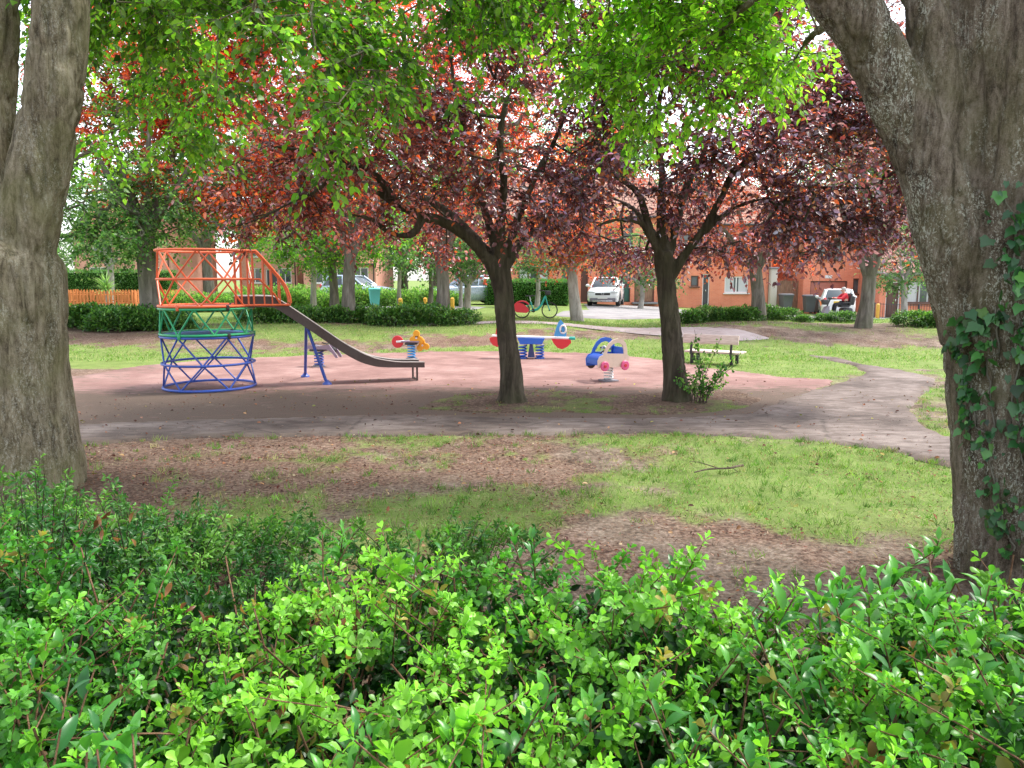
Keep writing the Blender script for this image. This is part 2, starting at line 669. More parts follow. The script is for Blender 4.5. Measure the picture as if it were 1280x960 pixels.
def spline(pts, n=24):
    """Catmull-Rom through points"""
    p = np.array(pts, float)
    p = np.vstack([2 * p[0] - p[1], p, 2 * p[-1] - p[-2]])
    out = []
    m = len(p) - 3
    for i in range(m):
        for k in range(n // m + 1):
            t = k / (n // m + 1)
            a, b, c, d = p[i:i + 4]
            out.append(.5 * ((2 * b) + (-a + c) * t + (2 * a - 5 * b + 4 * c - d) * t * t + (-a + 3 * b - 3 * c + d) * t ** 3))
    out.append(p[-2])
    return np.array(out)
# ================================================================== setting
def hz(x, y):
    x = np.asarray(x, float); y = np.asarray(y, float)
    notch = np.exp(-((x - 3.4) / 2.2) ** 2) * .10
    wob = .05 * np.sin(x * .9 + 1.2) * smooth(18, 21, y)
    bank = (.44 - notch + wob) * smooth(17.8, 23, y + .25 * np.sin(x * .5))
    back = np.clip(.3 - .044 * (x - 5), -.6, .45)
    t = smooth(25, 33, y)
    return bank * (1 - t) + back * t


def gph(u, v):
    z = 0.0
    for _ in range(12):
        p = gp(u, v, z)
        z = z * .4 + .6 * float(hz(p[0], p[1]))
    return gp(u, v, z)


def hz1(x, y): return float(hz(np.array([x]), np.array([y]))[0])


def poly_px(pts): return np.array([gph(*p) for p in pts])


def sdf(poly, P):
    """signed distance to a polygon, negative inside"""
    P = np.asarray(P, float)
    d = np.full(len(P), 1e9); inside = np.zeros(len(P), bool)
    n = len(poly)
    for i in range(n):
        a, b = poly[i], poly[(i + 1) % n]
        e = b - a; w = P - a
        t = np.clip((w @ e) / max(e @ e, 1e-12), 0, 1)
        d = np.minimum(d, np.linalg.norm(w - t[:, None] * e, axis=1))
        c = (a[1] <= P[:, 1]) != (b[1] <= P[:, 1])
        xi = a[0] + (P[:, 1] - a[1]) / (b[1] - a[1] + 1e-12) * e[0]
        inside ^= c & (P[:, 0] < xi)
    return np.where(inside, -d, d)


PATH_POLY = poly_px([(-260, 548), (-100, 548), (105, 555), (200, 549), (300, 545), (600, 543), (800, 541), (900, 543), (1000, 549), (1100, 561), (1186, 579),
                     (1300, 612), (1420, 640), (1800, 700), (2300, 760), (2300, 690), (1800, 628), (1420, 575), (1290, 562), (1186, 545), (1156, 531), (1136, 509), (1160, 490), (1172, 473), (1132, 463), (1080, 455.5),
                     (1045, 447), (1010, 443.5), (1018, 446.5), (1066, 456), (1082, 466), (1052, 477), (1010, 489), (968, 504), (930, 517), (800, 523), (650, 521),
                     (500, 518), (300, 523), (100, 530), (-100, 538), (-260, 540)])
PLAY_POLY = poly_px([(-260, 545), (-200, 470), (95, 470), (170, 458), (255, 450), (340, 446), (420, 442.5), (480, 440.5), (600, 438.5), (720, 440), (800, 446),
                     (852, 452), (905, 462), (985, 471), (1052, 474), (1040, 482), (1010, 492), (968, 507), (930, 519), (800, 526), (650, 524), (500, 521),
                     (300, 526), (100, 533), (-100, 541)])
ISLE_POLY = poly_px([(515, 512), (540, 500), (585, 492), (640, 488), (700, 488), (760, 494), (810, 492), (880, 486), (925, 489), (955, 499), (930, 512), (880, 518), (800, 520),
                     (700, 517), (600, 518)])
WEDGE_POLY = poly_px([(600, 437), (720, 439), (850, 450), (905, 460), (985, 469), (1045, 472), (1080, 464), (1060, 455), (1000, 443), (960, 436), (900, 430), (820, 424), (700, 428), (560, 432)])


def ell(c, r):
    c = gph(*c)
    return c, r


GRASS_ADD = [(gph(400, 568), .55, .5), (gph(540, 640), .9, .45), (gph(330, 610), .9, .40), (gph(430, 640), .8, .35), (gph(1020, 610), 1.5, .42), (gph(1130, 560), 1.2, .5),
             (gph(930, 575), 1.0, .35), (gph(1100, 640), .8, .4), (gph(560, 555), .7, .28), (gph(760, 550), .6, .25), (gph(880, 625), .8, .25), (gph(200, 580), .7, .3)]
GRASS_SUB = [(gph(260, 575), .9, .35), (gph(640, 575), 1.0, .30), (gph(840, 690), .9, .55), (gph(760, 650), .9, .35), (gph(500, 590), .7, .30), (gph(990, 700), .7, .3), (gph(470, 555), .5, .2)]


def masks(x, y):
    """grass cover 0..1, red leaf-litter 0..1, shade-dirt 0..1"""
    P = np.column_stack([x, y])
    n1 = fbm(P * .8, 4, 1); n2 = fbm(P * 3.1, 3, 9); n3 = fbm(P * 9.0, 2, 20)
    q = .36 * n1 + .38 * n2 + .26 * n3
    bias = np.zeros(len(x)) + .035 + .03 * np.clip(x, -3, 4)
    for c, r, a in GRASS_ADD: bias += a * .36 * np.exp(-(((x - c[0]) / (r * 1.5)) ** 2 + ((y - c[1]) / r) ** 2))
    for c, r, a in GRASS_SUB: bias -= a * .34 * np.exp(-(((x - c[0]) / (r * 1.5)) ** 2 + ((y - c[1]) / r) ** 2))
    g_front = smooth(.30, .86, q + bias + (fbm(P * 2.2 + 9, 3, 71) - .5) * .34) * .88
    w = sdf(WEDGE_POLY, P)
    g_wedge = smooth(.12, -.25, w + (n2 - .5) * .5)
    bare = np.exp(-((y - 20.4 - 1.0 * np.sin(x * .33)) / 1.3) ** 2)
    g_bank = smooth(.26, .68, q + .16 - bare * .30 + .10 * smooth(23, 26, y))
    isle = sdf(ISLE_POLY, P)
    g_isle = smooth(.50, .70, q + .0 + .16 * np.exp(-((x - .75) / .6) ** 2) + .12 * np.exp(-((x - 3.1) / .4) ** 2)) * .8
    g = np.where(y < 9.6, g_front, np.where(y < 15.2, np.where(isle < .3, g_isle, g_front * .85 + .1), g_bank))
    g = np.maximum(g, g_wedge)
    g = np.maximum(g, smooth(24, 27, y) * .95)
    right = smooth(7.0, 8.0, x) * smooth(9, 10.5, y)
    g = np.maximum(g, right * (1 - smooth(18.5, 20, y)) * smooth(.32, .5, q))
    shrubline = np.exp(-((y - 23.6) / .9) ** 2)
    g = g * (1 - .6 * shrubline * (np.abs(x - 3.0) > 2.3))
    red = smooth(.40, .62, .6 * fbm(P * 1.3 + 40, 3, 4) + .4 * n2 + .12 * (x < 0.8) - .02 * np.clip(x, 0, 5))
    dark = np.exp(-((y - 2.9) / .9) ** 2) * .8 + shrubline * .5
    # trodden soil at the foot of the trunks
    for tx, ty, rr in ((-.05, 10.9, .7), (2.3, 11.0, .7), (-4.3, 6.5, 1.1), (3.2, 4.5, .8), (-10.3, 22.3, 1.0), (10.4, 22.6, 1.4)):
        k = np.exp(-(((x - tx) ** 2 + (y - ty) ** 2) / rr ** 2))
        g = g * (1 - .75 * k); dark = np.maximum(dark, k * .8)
    return np.clip(g, 0, 1), np.clip(red, 0, 1), np.clip(dark, 0, 1)


def ground_material():
    N = Nodes('earth_and_grass')
    m = N.n('ShaderNodeSeparateColor')
    N.l(N.attr('mask'), m.inputs[0])
    g, red, dark = m.outputs[0], m.outputs[1], m.outputs[2]
    v = N.coord('Object')
    a = N.noise(v, 2.2, 6, .65)
    b = N.noise(v, 26, 6, .7)
    c = N.noise(v, 95, 4, .7)
    soil = N.ramp(N.math('ADD', N.math('MULTIPLY', a, .45), N.math('MULTIPLY', b, .55)),
                  [(.38, (.055, .040, .030)), (.47, (.145, .108, .082)), (.55, (.245, .190, .148)), (.64, (.40, .325, .26))])
    rs = N.ramp(b, [(.40, (.06, .032, .024)), (.50, (.17, .090, .064)), (.60, (.33, .215, .16))])
    soil = N.mix(N.math('MULTIPLY', red, .55), soil, rs)
    chips = N.voronoi(N.coord('Object', (1, 1.6, 1)), 60, 'Color')
    sc = N.n('ShaderNodeSeparateColor'); N.l(chips, sc.inputs[0])
    soil = N.mix(N.math('MULTIPLY', N.ramp(sc.outputs[0], [(.78, 0.0), (.84, 1.0)], 'CONSTANT'), .55), soil, N.ramp(sc.outputs[1], [(0, (.05, .025, .02)), (.5, (.23, .11, .07)), (1, (.36, .27, .18))]))
    gc = N.ramp(N.math('ADD', N.math('MULTIPLY', a, .4), N.math('MULTIPLY', c, .6)), [(.30, (.060, .10, .022)), (.46, (.145, .225, .050)), (.60, (.24, .33, .085)), (.78, (.38, .41, .19))])
    k = N.math('ADD', N.math('ADD', g, N.math('MULTIPLY', N.math('SUBTRACT', c, .5), 1.1)), N.math('MULTIPLY', N.math('SUBTRACT', b, .5), .9))
    f = N.ramp(k, [(.34, 0.0), (.78, .86)])
    col = N.mix(f, soil, gc)
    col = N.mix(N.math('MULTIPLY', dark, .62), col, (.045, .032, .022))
    h = N.math('ADD', b, N.math('MULTIPLY', c, .8))
    return N.done(N.bsdf(col, .95, 0, N.bump(h, .8, .02), spec=.15))


def tarmac_material(name, cols, grit=130, stain=.5, crack=True, dirt_shade_col=(.10, .07, .05)):
    N = Nodes(name)
    v = N.coord('Object')
    a = N.noise(v, .9, 5, .6)
    b = N.noise(N.coord('Object', (1, 2.6, 1)), 3.0, 6, .68, .5)
    c = N.noise(v, grit, 3, .7)
    d = N.attr('mask')
    s = N.n('ShaderNodeSeparateColor'); N.l(d, s.inputs[0])
    base = N.ramp(N.math('ADD', N.math('MULTIPLY', a, .55), N.math('MULTIPLY', b, .45)), [(.39, cols[0]), (.5, cols[1]), (.60, cols[2])])
    base = N.mix(.35, base, N.mix(1.0, base, N.ramp(c, [(.3, .35), (.7, 1.6)]), 'MULTIPLY'))
    k = N.math('ADD', s.outputs[0], N.math('MULTIPLY', N.math('SUBTRACT', b, .5), 2.4))
    base = N.mix(N.math('MULTIPLY', N.ramp(k, [(.35, 0.0), (.8, 1.0)]), stain), base, N.ramp(c, [(.3, tuple(q * .55 for q in dirt_shade_col)), (.7, tuple(min(1, q * 1.5) for q in dirt_shade_col))]))
    k2 = N.math('ADD', s.outputs[1], N.math('MULTIPLY', N.math('SUBTRACT', N.noise(v, 6, 5, .7), .5), 1.5))
    base = N.mix(N.math('MULTIPLY', N.ramp(k2, [(.5, 0.0), (.85, 1.0)]), .8), base, (.27, .23, .17))
    if crack:
        vo = N.voronoi(N.coord('Object'), .55, 'Distance', 'DISTANCE_TO_EDGE')
        w = N.math('ADD', vo, N.math('MULTIPLY', N.math('SUBTRACT', N.noise(v, 5, 4), .5), .06))
        base = N.mix(N.ramp(w, [(.0, .40), (.009, 0.0)]), base, (.03, .024, .02))
    return N.done(N.bsdf(base, .9, 0, N.bump(N.math('ADD', c, N.math('MULTIPLY', b, .6)), .45, .006), spec=.25))


M_GROUND = ground_material()
M_PATH = tarmac_material('path_tarmac', [(.080, .061, .052), (.150, .118, .103), (.25, .205, .183)], 150, .55, True, (.12, .085, .06))
M_PLAY = tarmac_material('red_playground_tarmac', [(.20, .112, .098), (.27, .158, .139), (.35, .225, .20)], 140, .97, False, (.110, .080, .060))
M_ROAD = tarmac_material('road_tarmac', [(.20, .19, .195), (.27, .255, .255), (.33, .315, .31)], 90, .3, False)
M_WALK = tarmac_material('footpath_tarmac', [(.24, .20, .19), (.32, .27, .26), (.38, .33, .32)], 90, .3, False)


def axis(parts):
    out = []
    for a, b, s in parts:
        out += list(np.arange(a, b - 1e-6, s))
    out.append(parts[-1][1])
    return np.array(out)


def grid_mesh(name, xs, ys, zf, attr):
    X, Y = np.meshgrid(xs, ys)
    x, y = X.ravel(), Y.ravel()
    z = zf(x, y)
    nx, ny = len(xs), len(ys)
    i = (np.arange(ny - 1)[:, None] * nx + np.arange(nx - 1)[None, :]).ravel()
    f = np.column_stack([i, i + 1, i + nx + 1, i + nx])
    return np_mesh(name, np.column_stack([x, y, z]), f.ravel(), np.full(len(f), 4), {'mask': attr(x, y)}, True)


def relief(x, y):
    P = np.column_stack([x, y])
    r = (fbm(P * 2.5, 3, 31) - 1.0) * .045 + (fbm(P * 9, 2, 33) - 1) * .02
    r += -.006
    r = np.where((y > 7.5) & (y < 19), r * .35 - .004, r)
    return np.where(y > 26, -.03, r)


xs = axis([(-500, -100, 50), (-100, -30, 5), (-30, -12, .6), (-12, -6, .14), (-6, 6, .065), (6, 14, .14), (14, 30, .6), (30, 100, 5), (100, 500, 50)])
ys = axis([(-40, -4, 4), (-4, 2, .5), (2, 9.5, .065), (9.5, 16, .11), (16, 27, .16), (27, 50, .6), (50, 100, 4), (100, 700, 60)])
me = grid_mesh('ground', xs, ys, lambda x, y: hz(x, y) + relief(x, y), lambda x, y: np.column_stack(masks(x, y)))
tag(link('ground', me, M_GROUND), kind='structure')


def region(name, poly, cell, lift, mat, amp=.10, freq=1.6, maskf=None, seed=0, thick=.03):
    lo, hi = poly.min(0) - .3, poly.max(0) + .3
    xs = np.arange(lo[0], hi[0], cell); ys = np.arange(lo[1], hi[1], cell)
    X, Y = np.meshgrid(xs, ys)
    P = np.column_stack([X.ravel(), Y.ravel()])

    def D(P): return sdf(poly, P) + (fbm(P * freq, 4, 50 + seed) - .5) * 2 * amp
    d = D(P)
    nx, ny = len(xs), len(ys)
    i = (np.arange(ny - 1)[:, None] * nx + np.arange(nx - 1)[None, :]).ravel()
    f = np.column_stack([i, i + 1, i + nx + 1, i + nx])
    f = f[(d[f] < 0).sum(1) >= 3]
    used = np.unique(f)
    # pull border vertices on to the outline
    e = .01
    gx = (D(P[used] + [e, 0]) - d[used]) / e; gy = (D(P[used] + [0, e]) - d[used]) / e
    g2 = np.maximum(gx * gx + gy * gy, .3)
    cnt = np.zeros(len(P), int); np.add.at(cnt, f.ravel(), 1)
    border = cnt[used] < 4
    mv = np.clip(d[used], -cell, cell) * border
    Q = P[used] - np.column_stack([gx / g2, gy / g2]) * mv[:, None]
    z = hz(Q[:, 0], Q[:, 1]) + lift - np.where(border, .045, 0)
    remap = np.full(len(P), -1); remap[used] = np.arange(len(used))
    f = remap[f]
    ma = maskf(Q[:, 0], Q[:, 1]) if maskf else np.zeros((len(Q), 3))
    me = np_mesh(name, np.column_stack([Q, z]), f.ravel(), np.full(len(f), 4), {'mask': ma}, True)
    return tag(link(name, me, mat), kind='structure')


def play_mask(x, y):
    # washed soil on near side and left, canopy shade painted in with it
    near = smooth(13.6, 11.3, y + .25 * x * (x < 0) * -.15) * 1.0
    left = smooth(-4.5, -8.5, x) * .55
    d = np.clip(np.maximum(near, left), 0, 1)
    isle = smooth(.9, -.1, sdf(ISLE_POLY, np.column_stack([x, y]))) * .9
    moss = np.exp(-((y - 10.6) / .35) ** 2) * smooth(-1.5, -3.5, x) * .45
    return np.column_stack([np.maximum(d, isle), moss, d])


def path_mask(x, y):
    edge = smooth(-.35, 0, sdf(PATH_POLY, np.column_stack([x, y])))
    mid = np.exp(-((x + .5) / 2.2) ** 2) * smooth(9.0, 9.9, y) * smooth(12, 10.5, y)
    return np.column_stack([np.clip(edge * .55 + .15 * (x < 0), 0, 1), mid * .55, edge])


region('playground_surface', PLAY_POLY, .06, .006, M_PLAY, .17, 1.6, play_mask, 1)
region('path', PATH_POLY, .05, .012, M_PATH, .09, 1.8, path_mask, 2)
region('tree_bed', ISLE_POLY, .05, .017, M_GROUND, .10, 2.0, lambda x, y: np.column_stack([masks(x, y)[0], np.full(len(x), .8), np.full(len(x), .55)]), 3)
region('footpath', np.array([(-3.5, 23.9), (1.4, 23.6), (4.6, 23.0), (6.4, 21.6), (6.9, 20.3), (6.0, 20.1), (4.9, 20.6), (3.2, 21.9), (1.2, 22.9), (-3.5, 23.3)]), .12, .02, M_WALK, .06, .8, None, 4)
region('driveway', np.array([(1.5, 28.4), (8.3, 28.2), (9.6, 34), (9.4, 45.2), (4.2, 45.2), (3.6, 36), (2.2, 33)]), .3, .02, M_ROAD, .05, .5, None, 5)
region('road', np.array([(-60, 33.2), (-14, 33.0), (-1.6, 33.8), (-1.2, 37.4), (-14, 37.4), (-60, 37.4)]), .4, .02, M_ROAD, .05, .5, None, 6)
region('road', np.array([(12.6, 34.5), (16, 33.0), (60, 32.5), (60, 41.0), (22.4, 41.4), (21.9, 45.4), (17.4, 45.4), (17.0, 41.4), (13, 40)]), .4, .02, M_ROAD, .05, .5, None, 7)

# ------------------------------------------------------------------ sky and sun
W = bpy.data.worlds.new('World')
SC.world = W
W.use_nodes = True
nt = W.node_tree
nt.nodes.clear()
sky = nt.nodes.new('ShaderNodeTexSky'); sky.sky_type = 'NISHITA'; sky.sun_disc = False
SUN_EL, SUN_AZ = radians(60), radians(72)          # azimuth clockwise from +Y
sky.sun_elevation, sky.sun_rotation = SUN_EL, SUN_AZ
sky.air_density, sky.dust_density, sky.ozone_density = 1.0, 1.5, 1.0
hs = nt.nodes.new('ShaderNodeHueSaturation'); hs.inputs['Saturation'].default_value = .35; hs.inputs['Value'].default_value = 1.0
bg = nt.nodes.new('ShaderNodeBackground'); bg.inputs['Strength'].default_value = .52
wo = nt.nodes.new('ShaderNodeOutputWorld')
nt.links.new(sky.outputs[0], hs.inputs['Color']); nt.links.new(hs.outputs[0], bg.inputs['Color']); nt.links.new(bg.outputs[0], wo.inputs['Surface'])
sd = bpy.data.lights.new('sun', 'SUN'); sd.energy = 5.0; sd.angle = radians(11); sd.color = (1, .955, .88)
so = bpy.data.objects.new('sun', sd); COL.objects.link(so)
dvec = Vector((sin(SUN_AZ) * cos(SUN_EL), cos(SUN_AZ) * cos(SUN_EL), sin(SUN_EL)))
so.rotation_euler = dvec.to_track_quat('Z', 'Y').to_euler()
so.location = (10, 20, 30)
SC.view_settings.view_transform = 'Standard'
SC.view_settings.look = 'None'
SC.view_settings.exposure = 0
SC.view_settings.gamma = 1
SC.render.engine = 'CYCLES'
SC.cycles.max_bounces = 5
SC.cycles.diffuse_bounces = 3
SC.cycles.transmission_bounces = 4
SC.cycles.glossy_bounces = 3
SC.cycles.sample_clamp_indirect = 6
SC.cycles.caustics_reflective = False
SC.cycles.caustics_refractive = False
SC.cycles.use_denoising = True

# ------------------------------------------------------------------ grass and litter
M_GRASS = leaf_mat('grass_blades', .55, .35, (1.0, 1.0, .6), .3, 1.5)
M_LITTER = leaf_mat('dead_leaves', .8, .12, (1.0, .8, .6), .15, 1.2)


def scatter(rng, n, x0, x1, y0, y1, ybias=1.0):
    x = rng.uniform(x0, x1, n)
    y = y0 + (y1 - y0) * rng.random(n) ** ybias
    return x, y


def grass():
    rng = np.random.default_rng(5)
    gs = []
    for (n, x0, x1, y0, y1, yb, L, w, thr) in ((150000, -5.6, 5.6, 2.6, 9.3, 1.15, .042, .0042, .12), (60000, -3, 8.6, 9.3, 19, 1, .045, .007, .3),
                                               (95000, -12, 15, 16.5, 27.5, 1, .06, .011, .25)):
        x, y = scatter(rng, n, x0, x1, y0, y1, yb)
        ok = np.abs(x) < y * .74 + .6
        x, y = x[ok], y[ok]
        g = masks(x, y)[0]
        P2 = np.column_stack([x, y])
        clear = (sdf(PATH_POLY, P2) > -.02) & ((sdf(PLAY_POLY, P2) > -.05) | (sdf(ISLE_POLY, P2) < -.05))
        clear &= ~((sdf(ISLE_POLY, P2) < 0) & (rng.random(len(x)) > .9))
        tuft = (.6 * vnoise(P2 * 7, 77) + .4 * vnoise(P2 * 2.6, 78))
        ok = clear & (rng.random(len(x)) < smooth(thr, .9, g) * (.10 + 1.5 * np.clip(tuft - .25, 0, 1)))
        x, y, g, tuft = x[ok], y[ok], g[ok], tuft[ok]
        m = len(x)
        D = norm(np.column_stack([rng.standard_normal(m) * .55, rng.standard_normal(m) * .55, .45 + .55 * rng.random(m)]))
        Nn = norm(rng.standard_normal((m, 3)))
        Ls = L * (.45 + 1.0 * rng.random(m) * (.5 + tuft))
        cols = palette(rng, m, [(.09, .22, .024), (.15, .31, .042), (.24, .39, .085), (.40, .39, .20)], [3, 4, 2.6, 1.4], .2)
        gs.append(leaf_arrays(np.column_stack([x, y, hz(x, y) + relief(x, y) * .6 - .003]), D, Nn, Ls, w * (.7 + .6 * rng.random(m)), cols, T_BLADE))
    # clumps of longer grass
    x, y = scatter(rng, 9000, -5.4, 8, 2.6, 12.6, 1.1)
    P2 = np.column_stack([x, y])
    g = masks(x, y)[0]
    sp = sdf(PATH_POLY, P2); si = sdf(ISLE_POLY, P2)
    ok = ((sp > -.03) & (sdf(PLAY_POLY, P2) > -.04) | (si < -.03)) & (rng.random(len(x)) < .05 + .35 * g + .35 * (np.abs(sp) < .12)) & (np.abs(x) < y * .74 + .6)
    x, y = x[ok], y[ok]
    kk = 16
    n = len(x)
    s = rng.uniform(.5, 1.3, n).repeat(kk)
    bx = x.repeat(kk) + rng.normal(size=n * kk) * .028 * s; by = y.repeat(kk) + rng.normal(size=n * kk) * .028 * s
    D = norm(np.column_stack([rng.standard_normal(n * kk) * .5, rng.standard_normal(n * kk) * .5, .75 + .4 * rng.random(n * kk)]))
    cols = palette(rng, n, [(.08, .19, .025), (.13, .26, .04), (.20, .33, .07), (.36, .35, .16)], [3, 4, 2, .8]).repeat(kk, 0) * (1 + .15 * rng.standard_normal((n * kk, 1)))
    gs.append(leaf_arrays(np.column_stack([bx, by, hz(bx, by) - .012]), D, norm(rng.standard_normal((n * kk, 3))), .062 * s * (.6 + .7 * rng.random(n * kk)), .005, np.clip(cols, .01, 1), T_BLADE))
    tag(link('grass', leaf_mesh('grass', gs, False), M_GRASS), 'short patchy grass growing through bare earth around the path', 'grass', kind='stuff')


def litter():
    rng = np.random.default_rng(8)
    x, y = scatter(rng, 48000, -6, 6.5, 2.6, 11.6, 1.1)
    P2 = np.column_stack([x, y])
    _, red, dark = masks(x, y)
    p = .10 + .8 * red + .3 * dark
    onp = sdf(PATH_POLY, P2) < -.08
    p = np.where(onp, .07, p)
    ok = rng.random(len(x)) < p
    x, y, onp = x[ok], y[ok], onp[ok]
    m = len(x)
    D = norm(np.column_stack([rng.standard_normal((m, 2)), rng.standard_normal(m) * .25]))
    Nn = norm(np.column_stack([rng.standard_normal((m, 2)) * .3, np.ones(m)]))
    L = .022 * (.5 + 1.2 * rng.random(m) ** 1.5)
    cols = palette(rng, m, [(.16, .06, .04), (.24, .10, .055), (.34, .20, .12), (.075, .035, .028), (.42, .33, .22)], [3, 3, 1.4, 3, .7], .25)
    a = leaf_arrays(np.column_stack([x, y, np.where(onp, .02, hz(x, y) + relief(x, y) * .3 + .006)]), D, Nn, L, L * (.25 + .5 * rng.random(m)), cols, T_FAR)
    # thin bark chips and twigs
    k = 5200
    x, y = scatter(rng, k, -5.5, 5.5, 2.6, 9.4, 1.1)
    D = norm(np.column_stack([rng.standard_normal((k, 2)), rng.standard_normal(k) * .15]))
    Nn = norm(np.column_stack([rng.standard_normal((k, 2)) * .2, np.ones(k)]))
    cols = palette(rng, k, [(.10, .06, .04), (.26, .19, .13), (.38, .30, .22)], None, .2)
    b = leaf_arrays(np.column_stack([x, y, hz(x, y) + .012]), D, Nn, .05 * (.4 + rng.random(k)), .004, cols, T_FAR)
    k = 1000
    x, y = scatter(rng, k, -6, 8, 2.6, 13.5, 1.1)
    D = norm(np.column_stack([rng.standard_normal((k, 2)), rng.standard_normal(k) * .25]))
    Nn = norm(np.column_stack([rng.standard_normal((k, 2)) * .5, np.ones(k)]))
    L = .046 * (.5 + .8 * rng.random(k))
    c = leaf_arrays(np.column_stack([x, y, np.where(sdf(PATH_POLY, np.column_stack([x, y])) < 0, .024, .018)]), D, Nn, L, L * .6, palette(rng, k, [(.30, .13, .07), (.44, .28, .15), (.16, .06, .045), (.10, .05, .035), (.30, .28, .08)], None, .25), T_MID)
    tag(link('leaf_litter', leaf_mesh('leaf_litter', [a, b, c], False), M_LITTER), 'reddish brown dead leaves and bark chips lying on the bare earth', 'leaf litter', kind='stuff')


grass()
litter()
# ================================================================== play equipment
P_BLUE = paint('blue_paint', (.022, .075, .40), .38, wear=.6)
P_GREEN = paint('green_paint', (.02, .36, .14), .38, wear=.6)
P_RED = paint('orange_red_paint', (.68, .115, .028), .38, wear=.6)
P_DISC = paint('blue_deck_paint', (.06, .20, .46), .5, wear=.6)
P_MAROON = paint('dark_maroon_paint', (.060, .034, .030), .40, wear=.6)
P_STEEL = paint('worn_steel', (.50, .47, .45), .35, .7, .4)
P_DKBLUE = paint('navy_paint', (.02, .04, .15), .4, wear=.3)
P_CREAM = paint('cream_plastic', (.72, .56, .46), .45, wear=.25)
P_PINK = paint('pink_plastic', (.72, .10, .26), .4, wear=.2)
P_PLBLUE = paint('blue_plastic', (.02, .12, .55), .38, wear=.2)
P_SKYBL = paint('light_blue_plastic', (.07, .34, .70), .38, wear=.2)
P_PLRED = paint('red_plastic', (.62, .025, .035), .38, wear=.2)
P_YEL = paint('yellow_plastic', (.80, .36, .015), .38, wear=.2)
P_WHITE = paint('white_paint', (.74, .74, .73), .4, wear=.25)
P_BLACK = paint('black_plastic', (.018, .018, .02), .45, wear=.25)
P_GREY = paint('grey_plastic', (.20, .19, .22), .45, wear=.3)
P_TEAL = paint('turquoise_paint', (.01, .34, .27), .35, wear=.15)
P_MAUVE = paint('mauve_grey_plastic', (.26, .20, .26), .45, wear=.3)
P_RUBBER = paint('rubber', (.02, .02, .02), .85, wear=.2)
P_CHROME = paint('bright_metal', (.55, .55, .56), .25, .9, .1)


def coil(c, R, z0, z1, turns, r, mat, name, parent, seg=16):
    n = int(turns * seg)
    pts = [(c[0] + R * cos(2 * pi * i / seg), c[1] + R * sin(2 * pi * i / seg), z0 + (z1 - z0) * i / n) for i in range(n + 1)]
    return MB().tube(pts, r, 7).build(name, mat, parent)


